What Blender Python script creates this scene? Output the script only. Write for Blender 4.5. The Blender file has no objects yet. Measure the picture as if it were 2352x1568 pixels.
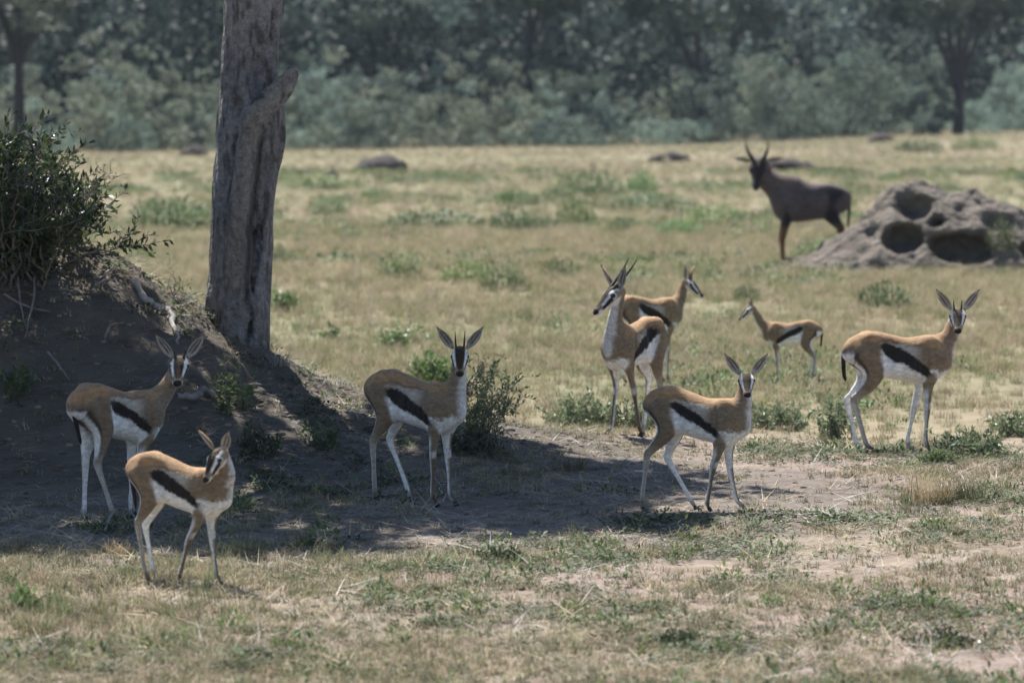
import bpy, math, random
import numpy as np
from mathutils import Vector, Matrix, Euler

# ------------------------------------------------------------------ camera, light, exposure
scene = bpy.context.scene
COL = scene.collection
CAM_H, FPX, HORIZON = 2.05, 9800.0, 265.0          # metres; focal length and horizon row in 2352-wide photo pixels
TILT = math.atan((784.0 - HORIZON) / FPX)
cam_data = bpy.data.cameras.new("camera")
cam = bpy.data.objects.new("camera", cam_data)
COL.objects.link(cam)
cam.location = (0, 0, CAM_H)
cam.rotation_euler = (math.pi / 2 - TILT, 0, 0)
cam_data.sensor_width = 36.0
cam_data.lens = FPX / 2352.0 * 36.0
cam_data.clip_start = 0.5
cam_data.clip_end = 5000.0
cam_data.dof.use_dof = True
cam_data.dof.focus_distance = 22.6
cam_data.dof.aperture_fstop = 4.0
scene.camera = cam

SUN_EL, SUN_AZ = math.radians(57), math.radians(22)   # azimuth: degrees to the left of straight behind the scene
sun_dir = Vector((-math.sin(SUN_AZ) * math.cos(SUN_EL), math.cos(SUN_AZ) * math.cos(SUN_EL), math.sin(SUN_EL)))
world = bpy.data.worlds.new("World")
scene.world = world
world.use_nodes = True
wn, wl = world.node_tree.nodes, world.node_tree.links
sky = wn.new("ShaderNodeTexSky")
sky.sky_type = 'NISHITA'
sky.sun_disc = False
sky.sun_elevation = SUN_EL
sky.sun_rotation = -SUN_AZ
sky.altitude = 1500
bg = wn["Background"]
bg.inputs["Strength"].default_value = 0.078
wl.new(sky.outputs[0], bg.inputs[0])
sl = bpy.data.lights.new("sun", 'SUN')
sl.energy = 5.0
sl.angle = math.radians(0.53)
sl.color = (1.0, 0.97, 0.92)
sun = bpy.data.objects.new("sun", sl)
sun.rotation_euler = sun_dir.to_track_quat('Z', 'Y').to_euler()
COL.objects.link(sun)
scene.view_settings.view_transform = 'Standard'
scene.view_settings.look = 'None'
scene.view_settings.exposure = 1.04
scene.view_settings.gamma = 1.0
scene.render.engine = 'CYCLES'
scene.cycles.use_denoising = True
scene.cycles.max_bounces = 6
scene.cycles.transparent_max_bounces = 8
scene.cycles.volume_bounces = 0
scene.cycles.sample_clamp_indirect = 6.0

rng = np.random.default_rng(11)
random.seed(5)

# ------------------------------------------------------------------ small helpers
def ray(px, py):
    d = Vector(((px - 1176.0) / FPX, 1.0, (784.0 - py) / FPX))
    c, s = math.cos(TILT), math.sin(TILT)
    return Vector((d.x, d.y * c + d.z * s, -d.y * s + d.z * c))

def at(px, py, dist):
    """the point seen at photo position (px, py) at ground distance dist"""
    r = ray(px, py)
    r = r * (dist / r.y)
    return Vector((r.x, r.y, r.z + CAM_H))

_perm = np.random.default_rng(3).random((64, 64, 64)).astype(np.float32)
def vnoise(x, y, z=0.0):
    """smooth value noise in -1..1, numpy arrays"""
    x = np.asarray(x, np.float64); y = np.asarray(y, np.float64); z = np.asarray(z, np.float64) + 0 * x
    xi, yi, zi = np.floor(x).astype(int), np.floor(y).astype(int), np.floor(z).astype(int)
    fx, fy, fz = x - xi, y - yi, z - zi
    fx, fy, fz = (f * f * (3 - 2 * f) for f in (fx, fy, fz))
    def g(a, b, c): return _perm[(xi + a) & 63, (yi + b) & 63, (zi + c) & 63]
    def lx(b, c): return g(0, b, c) * (1 - fx) + g(1, b, c) * fx
    return 2 * ((lx(0, 0) * (1 - fy) + lx(1, 0) * fy) * (1 - fz) + (lx(0, 1) * (1 - fy) + lx(1, 1) * fy) * fz) - 1

def sstep(a, b, x):
    t = np.clip((x - a) / (b - a), 0, 1)
    return t * t * (3 - 2 * t)

def new_mesh(name, verts, faces, smooth=False, mat=None, colors=None):
    """mesh from numpy arrays; faces: (n,3) or (n,4) int array or list of those"""
    me = bpy.data.meshes.new(name)
    verts = np.asarray(verts, np.float32)
    blocks = [np.asarray(f, np.int32) for f in (faces if isinstance(faces, list) else [faces]) if len(f)]
    idx = np.concatenate([b.ravel() for b in blocks])
    sizes = np.concatenate([np.full(len(b), b.shape[1], np.int32) for b in blocks])
    me.vertices.add(len(verts)); me.vertices.foreach_set("co", verts.ravel())
    me.loops.add(len(idx)); me.loops.foreach_set("vertex_index", idx)
    me.polygons.add(len(sizes))
    me.polygons.foreach_set("loop_start", np.concatenate([[0], np.cumsum(sizes)[:-1]]).astype(np.int32))
    me.polygons.foreach_set("loop_total", sizes)
    if smooth: me.polygons.foreach_set("use_smooth", np.ones(len(sizes), bool))
    me.update(calc_edges=True)
    if colors is not None:
        at_ = me.color_attributes.new("tint", 'FLOAT_COLOR', 'POINT')
        c = np.ones((len(verts), 4), np.float32); c[:, :3] = colors
        at_.data.foreach_set("color", c.ravel())
    if mat: me.materials.append(mat)
    return me

def obj(name, me, parent=None, loc=None, label=None, cat=None, group=None, kind=None):
    o = bpy.data.objects.new(name, me)
    COL.objects.link(o)
    if parent is not None: o.parent = parent
    if loc is not None: o.location = loc
    if label: o["label"] = label
    if cat: o["category"] = cat
    if group: o["group"] = group
    if kind: o["kind"] = kind
    return o

# ------------------------------------------------------------------ materials
def material(name, color, rough=0.8, tint=False, noise=None, bump=None, spec=0.3, random_val=0.0, random_hue=0.0, translucent=0.0, sheen=0.0, color2=None, stretch=None):
    """Principled material. tint: base colour from the mesh attribute 'tint'. noise=(scale, amount): value mottling.
    color2: second colour mixed in by noise. bump=(scale, strength). random_val / random_hue: variation per object."""
    m = bpy.data.materials.new(name); m.use_nodes = True
    nt = m.node_tree; n, l = nt.nodes, nt.links
    bs = n["Principled BSDF"]; out = n["Material Output"]
    bs.inputs["Roughness"].default_value = rough
    bs.inputs["Specular IOR Level"].default_value = spec
    if sheen: bs.inputs["Sheen Weight"].default_value = sheen
    if tint:
        a = n.new("ShaderNodeAttribute"); a.attribute_name = "tint"; col = a.outputs["Color"]
    else:
        a = n.new("ShaderNodeRGB"); a.outputs[0].default_value = (*color, 1); col = a.outputs[0]
    geo = n.new("ShaderNodeTexCoord")
    if noise:
        t = n.new("ShaderNodeTexNoise"); t.inputs["Scale"].default_value = noise[0]; t.inputs["Detail"].default_value = 5
        t.inputs["Roughness"].default_value = 0.65
        vec = geo.outputs["Object"]
        if stretch:
            mp = n.new("ShaderNodeMapping"); mp.inputs["Scale"].default_value = stretch; l.new(vec, mp.inputs[0]); vec = mp.outputs[0]
        l.new(vec, t.inputs["Vector"])
        if color2 is not None:
            r = n.new("ShaderNodeMapRange"); r.inputs[1].default_value = 0.4; r.inputs[2].default_value = 0.6
            l.new(t.outputs[0], r.inputs[0])
            mx = n.new("ShaderNodeMix"); mx.data_type = 'RGBA'
            l.new(r.outputs[0], mx.inputs[0]); l.new(col, mx.inputs[6]); mx.inputs[7].default_value = (*color2, 1); col = mx.outputs[2]
        r2 = n.new("ShaderNodeMapRange"); r2.inputs[1].default_value = 0.25; r2.inputs[2].default_value = 0.75
        r2.inputs[3].default_value = 1 - noise[1]; r2.inputs[4].default_value = 1 + noise[1]
        l.new(t.outputs[0], r2.inputs[0])
        mm = n.new("ShaderNodeMix"); mm.data_type = 'RGBA'; mm.blend_type = 'MULTIPLY'; mm.inputs[0].default_value = 1
        l.new(col, mm.inputs[6]); l.new(r2.outputs[0], mm.inputs[7]); col = mm.outputs[2]
    if random_val or random_hue:
        oi = n.new("ShaderNodeObjectInfo")
        hs = n.new("ShaderNodeHueSaturation")
        r = n.new("ShaderNodeMapRange"); r.inputs[3].default_value = 1 - random_val; r.inputs[4].default_value = 1 + random_val
        l.new(oi.outputs["Random"], r.inputs[0]); l.new(r.outputs[0], hs.inputs["Value"])
        w = n.new("ShaderNodeMath"); w.operation = 'MULTIPLY'; w.inputs[1].default_value = 7.31; l.new(oi.outputs["Random"], w.inputs[0])
        f = n.new("ShaderNodeMath"); f.operation = 'FRACT'; l.new(w.outputs[0], f.inputs[0])
        r3 = n.new("ShaderNodeMapRange"); r3.inputs[3].default_value = 0.5 - random_hue; r3.inputs[4].default_value = 0.5 + random_hue
        l.new(f.outputs[0], r3.inputs[0]); l.new(r3.outputs[0], hs.inputs["Hue"])
        l.new(col, hs.inputs["Color"]); col = hs.outputs[0]
    l.new(col, bs.inputs["Base Color"])
    if bump:
        t = n.new("ShaderNodeTexNoise"); t.inputs["Scale"].default_value = bump[0]; t.inputs["Detail"].default_value = 6
        l.new(geo.outputs["Object"], t.inputs["Vector"])
        b = n.new("ShaderNodeBump"); b.inputs["Strength"].default_value = bump[1]; b.inputs["Distance"].default_value = bump[2] if len(bump) > 2 else 0.02
        l.new(t.outputs[0], b.inputs["Height"]); l.new(b.outputs[0], bs.inputs["Normal"])
    if translucent:
        tr = n.new("ShaderNodeBsdfTranslucent"); l.new(col, tr.inputs[0])
        ms = n.new("ShaderNodeMixShader"); ms.inputs[0].default_value = translucent
        l.new(bs.outputs[0], ms.inputs[1]); l.new(tr.outputs[0], ms.inputs[2]); l.new(ms.outputs[0], out.inputs[0])
    return m

# ------------------------------------------------------------------ terrain
RX = np.array([-9, -7, -5.2, -4.2, -3.4, -2.9, -2.5, -2.28, -2.15, -1.85, -1.475, -1.21, -.84, -.12, .594, 1.12, 1.9, 3.0])
RZ = np.array([0, .25, .9, 1.28, 1.36, 1.32, 1.27, 1.17, 1.04, .90, .64, .485, .345, .205, .10, .035, 0.0, 0.0])
def ground_z(x, y):
    x = np.asarray(x, np.float64); y = np.asarray(y, np.float64)
    zr = np.interp(x, RX, RZ)
    yc = 25.7
    front = 3.1 + 0.5 * sstep(-3.0, 0.5, x)
    t = np.where(y < yc, (yc - y) / front, (y - yc) / 2.4)
    t = np.clip(t, 0, 1)
    g = 0.5 + 0.5 * np.cos(math.pi * t ** (0.85))
    z = zr * g
    near = sstep(5, 12, y) * (1 - sstep(60, 140, y))
    z = z + 0.025 * vnoise(x * .9 + 7, y * .45 + 3) * near + 0.012 * vnoise(x * 2.7, y * 1.5) * near
    rough = sstep(0.02, 0.3, z) * (1 - sstep(30, 40, y))
    z = z + rough * (0.042 * vnoise(x * 3.1, y * 3.1, 5.5) + 0.028 * vnoise(x * 8, y * 8, 2.5))
    z = z + .9 * sstep(5, 38, x) * sstep(120, 310, y) + np.minimum(np.maximum(y - 400, 0) * .16 * sstep(400, 520, y) * (1 + .25 * vnoise(x * .006 + 3, y * .006)), 60)
    return z

def gz(x, y): return float(ground_z(np.array([x]), np.array([y]))[0])

def on_ground(px, py):
    """where the sight line through (px, py) meets the ground"""
    r = ray(px, py)
    ys = np.linspace(12, 420, 16000) if py < 700 else np.linspace(12, 60, 8000)
    zs = CAM_H + r.z / r.y * ys
    xs = r.x / r.y * ys
    below = zs <= ground_z(xs, ys)
    i = int(np.argmax(below))
    return Vector((xs[i], ys[i], float(ground_z(xs[i:i + 1], ys[i:i + 1])[0])))
# ------------------------------------------------------------------ smooth solids: distance fields meshed with surface nets
def catmull(P, n):
    P = np.asarray(P, np.float64); m = len(P)
    out = []
    for i in range(m - 1):
        p0, p1, p2, p3 = P[max(i - 1, 0)], P[i], P[i + 1], P[min(i + 2, m - 1)]
        for k in range(n):
            t = k / n
            c = 0.5 * ((2 * p1) + (-p0 + p2) * t + (2 * p0 - 5 * p1 + 4 * p2 - p3) * t * t + (-p0 + 3 * p1 - 3 * p2 + p3) * t ** 3)
            out.append(c)
    out.append(P[-1])
    return np.array(out)

class Field:
    def __init__(self, lo, hi, h):
        self.lo = np.asarray(lo, np.float64); self.h = h
        self.n = (np.ceil((np.asarray(hi) - self.lo) / h).astype(int) + 1)
        self.f = np.full(self.n, 0.5, np.float32)
        self.ax = [(self.lo[i] + h * np.arange(self.n[i])).astype(np.float32) for i in range(3)]
    def box(self, lo, hi):
        a = np.clip(np.floor((np.asarray(lo) - self.lo) / self.h).astype(int), 0, self.n)
        b = np.clip(np.ceil((np.asarray(hi) - self.lo) / self.h).astype(int) + 1, 0, self.n)
        s = tuple(slice(a[i], b[i]) for i in range(3))
        X, Y, Z = np.meshgrid(self.ax[0][s[0]], self.ax[1][s[1]], self.ax[2][s[2]], indexing='ij', sparse=True)
        return s, X, Y, Z
    def chain(self, P, A, B, side, k=0.03, sub=4, smooth=True, margin=0.07, cap=1.0):
        """tapered elliptical tube along P; A semi-axis along side, B across it; melted in over width k"""
        D = np.concatenate([np.asarray(P, float), np.asarray(A, float)[:, None], np.asarray(B, float)[:, None]], 1)
        if smooth: D = catmull(D, sub)
        P, A, B = D[:, :3], D[:, 3], D[:, 4]
        R = np.maximum(A, B)
        lo = (P - R[:, None]).min(0) - margin; hi = (P + R[:, None]).max(0) + margin
        s, X, Y, Z = self.box(lo, hi)
        shp = self.f[s].shape
        if 0 in shp: return
        g = np.full(shp, 0.5, np.float32)
        o0 = [q.start for q in s]
        side = np.asarray(side, float)
        for i in range(len(P) - 1):
            d = P[i + 1] - P[i]; L = np.linalg.norm(d)
            if L < 1e-6: continue
            d = d / L
            u = side - d * side.dot(d); u /= np.linalg.norm(u); v = np.cross(d, u)
            r = max(R[i], R[i + 1]) + margin
            ss, X2, Y2, Z2 = self.box(np.minimum(P[i], P[i + 1]) - r, np.maximum(P[i], P[i + 1]) + r)
            x, y, z = X2 - np.float32(P[i][0]), Y2 - np.float32(P[i][1]), Z2 - np.float32(P[i][2])
            w = (x * d[0] + y * d[1] + z * d[2]).astype(np.float32)
            t = np.clip(w / L, 0, 1)
            a = A[i] + (A[i + 1] - A[i]) * t; b = B[i] + (B[i + 1] - B[i]) * t
            cu = (x * u[0] + y * u[1] + z * u[2]) / a
            cv = (x * v[0] + y * v[1] + z * v[2]) / b
            mn = np.minimum(a, b)
            cw = (w - t * L) / (mn * cap)
            q = (np.sqrt(cu * cu + cv * cv + cw * cw) - 1) * mn
            loc = tuple(slice(max(ss[j].start - o0[j], 0), min(ss[j].stop - o0[j], shp[j])) for j in range(3))
            if any(sl_.stop <= sl_.start for sl_ in loc): continue
            off = [loc[j].start + o0[j] - ss[j].start for j in range(3)]
            q = q[off[0]:off[0] + loc[0].stop - loc[0].start, off[1]:off[1] + loc[1].stop - loc[1].start, off[2]:off[2] + loc[2].stop - loc[2].start]
            g[loc] = np.minimum(g[loc], q)
        self.blend(s, g, k)
    def blend(self, s, g, k):
        f = self.f[s]
        h = np.maximum(k - np.abs(f - g), 0) / k
        self.f[s] = np.minimum(f, g) - h * h * k * 0.25
    def ball(self, c, r, k=0.02, cut=False, margin=0.08):
        c = np.asarray(c, float); r = np.asarray(r, float) * np.ones(3)
        s, X, Y, Z = self.box(c - r - margin, c + r + margin)
        g = ((np.sqrt(((X - c[0]) / r[0]) ** 2 + ((Y - c[1]) / r[1]) ** 2 + ((Z - c[2]) / r[2]) ** 2) - 1) * r.min()).astype(np.float32)
        if cut:
            f = -self.f[s]; h = np.maximum(k - np.abs(f - g), 0) / k
            self.f[s] = -(np.minimum(f, g) - h * h * k * 0.25)
        else: self.blend(s, g, k)
    def noise(self, scale, amp, seed=0.0):
        X, Y, Z = np.meshgrid(*self.ax, indexing='ij')
        near = np.abs(self.f) < amp * 3 + 2 * self.h
        sc = np.ones(3) * scale
        self.f[near] += (amp * vnoise(X[near] * sc[0] + seed, Y[near] * sc[1] + seed * 1.7, Z[near] * sc[2] + seed * .3)).astype(np.float32)
    def mesh(self):
        """surface nets: verts, quads"""
        f = self.f; ins = f < 0; n = f.shape
        cnt = np.zeros((n[0] - 1, n[1] - 1, n[2] - 1), np.int8)
        for a in (0, 1):
            for b in (0, 1):
                for c in (0, 1):
                    cnt += ins[a:n[0] - 1 + a, b:n[1] - 1 + b, c:n[2] - 1 + c]
        cells = np.argwhere((cnt > 0) & (cnt < 8))
        idx = np.full(cnt.shape, -1, np.int32); idx[tuple(cells.T)] = np.arange(len(cells))
        acc = np.zeros((len(cells), 3)); num = np.zeros(len(cells))
        cor = [(a, b, c) for a in (0, 1) for b in (0, 1) for c in (0, 1)]
        for i, p in enumerate(cor):
            for q in cor[i + 1:]:
                if sum(abs(p[j] - q[j]) for j in range(3)) != 1: continue
                fa = f[tuple((cells + p).T)]; fb = f[tuple((cells + q).T)]
                m = (fa < 0) != (fb < 0)
                t = np.zeros(len(cells)); t[m] = fa[m] / (fa[m] - fb[m])
                acc[m] += (np.array(p) + t[m, None] * (np.array(q) - np.array(p))); num[m] += 1
        V = self.lo + self.h * (cells + acc / num[:, None])
        Q = []
        for ax in range(3):
            o1, o2 = [(1, 2), (2, 0), (0, 1)][ax]
            sl0 = [slice(1, n[i] - 1) for i in range(3)]; sl0[ax] = slice(0, n[ax] - 1)
            sl1 = list(sl0); sl1[ax] = slice(1, n[ax])
            A, B = ins[tuple(sl0)], ins[tuple(sl1)]
            e = np.argwhere(A != B); fl = A[tuple(e.T)]
            base = e.copy(); base[:, o1] += 1; base[:, o2] += 1
            def cid(d1, d2):
                c = base.copy(); c[:, o1] -= d1; c[:, o2] -= d2
                return idx[tuple(c.T)]
            q = np.stack([cid(1, 1), cid(0, 1), cid(0, 0), cid(1, 0)], 1)
            q[~fl] = q[~fl][:, ::-1]
            Q.append(q)
        Q = np.concatenate(Q); Q = Q[(Q >= 0).all(1)]
        return V, Q
    def normals(self, V):
        e = self.h
        def s(P):
            g = (P - self.lo) / self.h; i = np.clip(np.floor(g).astype(int), 0, self.n - 2); t = g - i
            r = 0
            for a in (0, 1):
                for b in (0, 1):
                    for c in (0, 1):
                        w = (t[:, 0] if a else 1 - t[:, 0]) * (t[:, 1] if b else 1 - t[:, 1]) * (t[:, 2] if c else 1 - t[:, 2])
                        r = r + w * self.f[i[:, 0] + a, i[:, 1] + b, i[:, 2] + c]
            return r
        N = np.stack([s(V + np.eye(3)[j] * e) - s(V - np.eye(3)[j] * e) for j in range(3)], 1)
        return N / (np.linalg.norm(N, axis=1)[:, None] + 1e-9)

def relax(V, Q, it=1, w=0.5):
    for _ in range(it):
        acc = np.zeros_like(V); num = np.zeros(len(V))
        for a, b in ((0, 1), (1, 2), (2, 3), (3, 0)):
            np.add.at(acc, Q[:, a], V[Q[:, b]]); np.add.at(num, Q[:, a], 1)
            np.add.at(acc, Q[:, b], V[Q[:, a]]); np.add.at(num, Q[:, b], 1)
        V = V * (1 - w) + w * acc / num[:, None]
    return V

def tube(P, R, sides=8, close=True):
    """round tube along points P with radii R -> verts, quads (caps collapse to a point)"""
    P = np.asarray(P, float); R = np.asarray(R, float); m = len(P)
    T = np.gradient(P, axis=0); T /= np.linalg.norm(T, axis=1)[:, None] + 1e-9
    ref = np.array([0.31, 0.87, 0.38])
    V = []
    for i in range(m):
        u = np.cross(T[i], ref); u /= np.linalg.norm(u) + 1e-9; v = np.cross(T[i], u)
        a = np.arange(sides) * 2 * math.pi / sides
        V.append(P[i] + R[i] * (np.cos(a)[:, None] * u + np.sin(a)[:, None] * v))
    V = np.concatenate(V)
    i, j = np.meshgrid(np.arange(m - 1), np.arange(sides), indexing='ij'); j2 = (j + 1) % sides
    Q = np.stack([i * sides + j, i * sides + j2, (i + 1) * sides + j2, (i + 1) * sides + j], -1).reshape(-1, 4)
    return V, Q
# ------------------------------------------------------------------ antelopes
M_COAT = material("antelope_coat", (0, 0, 0), 0.75, tint=True, noise=(60, 0.42), bump=(150, 0.7, 0.008), stretch=(.35, 1, .8), spec=0.12, sheen=0.06)
M_HORN = material("horn", (0.035, 0.03, 0.027), 0.45, noise=(40, 0.3), bump=(90, 0.4, 0.003))
M_EYE = material("eye", (0.008, 0.006, 0.005), 0.12, spec=0.6)
M_HOOF = material("hoof", (0.03, 0.027, 0.025), 0.6, noise=(60, 0.3))

GAZ = dict(
    torso=[(-.305, .665, .56, .05), (-.26, .715, .53, .08), (-.18, .746, .50, .098), (-.09, .733, .468, .10), (0, .712, .448, .105),
           (.10, .697, .436, .108), (.18, .700, .432, .100), (.25, .672, .452, .078), (.30, .60, .495, .048)],
    hind=[(-.20, .63, .05, .098), (-.165, .525, .047, .08), (-.185, .435, .036, .052), (-.245, .355, .021, .029), (-.272, .312, .0175, .0235),
          (-.253, .20, .0125, .0145), (-.21, .075, .0145, .0155), (-.19, .032, .0125, .013)],
    fore=[(.215, .585, .045, .075), (.187, .465, .034, .047), (.176, .385, .022, .029), (.172, .285, .0190, .0205),
          (.172, .17, .0112, .0122), (.172, .075, .0142, .0148), (.184, .032, .012, .0125)],
    hip_y=.058, foot_y=.052,
    neck0=(.14, .595, .080, .10), neck1=(.235, .612, .064, .098), neck_r=(.046, .060, .036, .043))
WHITE, TAN, RUST, BUFF, BLACK, DARK = (np.array(c) for c in ((.74, .725, .71), (.205, .153, .102), (.35, .215, .112), (.43, .38, .315), (.026, .022, .021), (.075, .05, .032)))

def mixc(c, d, w):
    return c * (1 - w[:, None]) + np.asarray(d) * w[:, None]

def head_pattern(H, n_y):
    """gazelle face; H: head coordinates (forward, left, up) in metres for head size 1"""
    x, y, z = H[:, 0], np.abs(H[:, 1]), H[:, 2]
    c = np.tile(np.array((.27, .205, .14)), (len(H), 1))
    mid = np.interp(x, [-.03, .03, .08, .14, .17], [.004, 0, -.010, -.024, -.03])
    q = z - mid
    c = mixc(c, WHITE, sstep(-.008, -.02, q) * sstep(-.01, .02, x))                      # lower jaw, throat
    c = mixc(c, WHITE, sstep(.023, .018, np.hypot((x - .045), (z - .012))) * sstep(.018, .028, y))   # eye ring
    yb = np.interp(x, [-.02, .03, .07, .12, .15], [.037, .036, .034, .027, .018])
    band = sstep(.0080, .0045, np.abs(y - yb)) * sstep(.0, .01, q) * sstep(.13, .115, x) * sstep(-.02, 0.0, x)
    c = mixc(c, WHITE, band)                                                               # pale stripe past the eye
    c = mixc(c, DARK * .6, sstep(.003, -.003, y - (yb - .008)) * sstep(.004, .012, q) * sstep(.158, .145, x))  # dark blaze
    c = mixc(c, RUST * .9, sstep(.018, .011, np.hypot(x - .0, y)) * sstep(.02, .03, q) * 0.35)
    line = np.interp(x, [.05, .09, .13], [.008, .001, -.006])
    c = mixc(c, BLACK, sstep(.013, .008, np.abs(q - line)) * sstep(.048, .058, x) * sstep(.132, .12, x) * sstep(.012, .018, y))  # cheek stripe
    c = mixc(c, WHITE, sstep(.132, .142, x) * sstep(.005, -.004, q))
    c = mixc(c, BLACK, sstep(.155, .162, x) * sstep(-.012, -.004, q))                      # nose
    c = mixc(c, BLACK, sstep(.015, .012, np.hypot((x - .045), (z - .012))) * sstep(.018, .028, y))
    return c

_pat = [0]
def gazelle_pattern(V, N, W, aux):
    """W: weight of each body region per vertex (torso, hind legs, forelegs, neck, head)"""
    x, y, z = V[:, 0], V[:, 1], V[:, 2]
    n = len(V)
    _pat[0] += 1; vr = np.random.default_rng(_pat[0]).uniform(-1, 1, 6); sd = _pat[0] * 3.7      # every animal's markings differ a little
    wob = 0.010 * vnoise(x * 16 + sd, y * 16, z * 16) + .006 * vnoise(x * 55 + sd, y * 55, z * 110) + .006 * vnoise(x * 120, y * 120, z * 200 + sd)
    saddle = np.interp(x, [-.30, -.12, .065, .2, .3], [.66, .690, .655, .65, .65]) + wob * 1.2 + vr[3] * .008
    cl = np.interp(x, [-.13, -.09, 0, .06, .12, .18], [.65, .630, .592, .560, .522, .478]) + wob + vr[0] * .008 - .03 * vr[1] * x
    hw = np.interp(x, [-.13, -.10, -.05, .06, .14, .19], [.016, .034, .042, .037, .031, .020]) * (.97 + .16 * vr[2])
    T = np.tile(TAN * 1.05, (n, 1))
    T = mixc(T, RUST, sstep(-.02, .015, z - saddle))  # rust saddle, its colour lightened to brighten the sunlit back
    T = mixc(T, DARK * 1.5, sstep(.020, .006, np.abs(z - saddle - .006)) * sstep(-.20, -.10, x) * sstep(.2, .1, x) * .55)
    pale = sstep(.008, -.010, z - saddle) * sstep(-.01, .01, z - cl - hw) * sstep(-.17, -.08, x) * sstep(.16, .04, x)
    T = mixc(T, BUFF, pale)
    st = sstep(.011, -.006, np.abs(z - cl) - hw) * sstep(-.150, -.118, x + wob) * sstep(.210, .170, x + wob * 2)
    bel = sstep(.0, -.014, z - (cl - hw * .6)) * sstep(-.16, -.10, x)
    bel = np.maximum(bel, sstep(.515, .48, z + wob * 2) * sstep(.10, .15, x))
    bel = np.maximum(bel, sstep(.45, .9, N[:, 0]) * sstep(.055, .018, np.abs(y) + wob) * .75)
    T = mixc(T, WHITE, bel)
    T = mixc(T, BLACK, st)
    T = T * (1 + .10 * vnoise(x * 9 + sd, y * 9, z * 9) + .08 * vnoise(x * 40, y * 40, z * 90 + sd))[:, None]
    R = [T]
    for s in (1, -1):                                                # hind legs
        inner = -N[:, 1] * s
        H = np.tile(TAN, (n, 1))
        H = mixc(H, RUST, sstep(.68, .72, z))
        H = mixc(H, BUFF * .95, sstep(.42, .30, z) * .8)
        H = mixc(H, WHITE, sstep(.15, .45, inner) * sstep(.66, .60, z))
        H = mixc(H, WHITE * .9, sstep(.3, -.4, N[:, 0]) * sstep(.34, .28, z) * .5)
        H = mixc(H, DARK, sstep(.075, .045, z) * .6)
        R.append(H)
    for s in (1, -1):                                                # forelegs
        inner = -N[:, 1] * s
        H = np.tile(TAN * 1.1, (n, 1))
        H = mixc(H, WHITE, sstep(-.05, .3, inner - .5 * np.maximum(N[:, 0], 0)) * sstep(.56, .50, z))
        H = mixc(H, WHITE, sstep(.2, -.3, N[:, 0]) * sstep(.42, .35, z) * .85)
        H = mixc(H, DARK * 1.6, sstep(.1, .6, N[:, 0]) * sstep(.31, .25, z) * .65)
        H = mixc(H, WHITE, sstep(.03, .010, np.abs(z - .29)) * sstep(.0, .5, N[:, 0]) * .6)
        H = mixc(H, DARK, sstep(.075, .045, z) * .6)
        R.append(mixc(H, T, 0 * z) * (1 - sstep(.50, .56, z))[:, None] + T * sstep(.50, .56, z)[:, None])
    fr = aux["neck_front"]
    H = np.tile(TAN * 1.08, (n, 1))
    H = mixc(H, RUST, sstep(-.35, -.75, fr) * .7)
    H = mixc(H, WHITE * .95, sstep(.5, 1.0, fr + wob * 6) * .75)
    R.append(H)
    R.append(head_pattern(aux["head"], N))
    c = sum(r * w[:, None] for r, w in zip(R, W))
    wr = W[0] + W[1] + W[2]
    rw = sstep(-.50, -.66, N[:, 0]) * sstep(.63, .60, z + wob) * sstep(.33, .40, z) * sstep(-.12, -.17, x) * sstep(.092, .080, np.abs(y))
    rl = sstep(-.30, -.44, N[:, 0]) * sstep(.64, .61, z) * sstep(.44, .53, z) * sstep(-.12, -.17, x)
    return mixc(mixc(c, BLACK, rl * .8 * wr), WHITE, rw * wr)

def topi_pattern(V, N, W, aux):
    x, y, z = V[:, 0], V[:, 1], V[:, 2]
    base = np.array((.088, .072, .072)); blue = np.array((.028, .025, .029)); ochre = np.array((.15, .08, .035))
    c = np.tile(base, (len(V), 1)) * (1 + .15 * vnoise(x * 14, y * 14, z * 14) + .12 * vnoise(x * 5, y * 5, z * 5))[:, None]
    c = mixc(c, np.array((.13, .095, .082)), sstep(.64, .72, z))  # pinkish highlight painted along the back
    fore, hind = W[3] + W[4], W[1] + W[2]
    c = mixc(c, blue, fore * sstep(.30, .36, z) * sstep(.56, .50, z))
    c = mixc(c, blue, hind * sstep(.34, .40, z) * sstep(.70, .60, z))
    c = mixc(c, ochre, (fore + hind) * sstep(.36, .30, z))
    h = aux["head"]
    blaze = sstep(.0, .02, h[:, 2] - np.interp(h[:, 0], [-.03, .03, .08, .14, .17], [.004, 0, -.010, -.024, -.03]))
    return mixc(c, BLACK, W[6] * (.35 + .6 * blaze))

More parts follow.
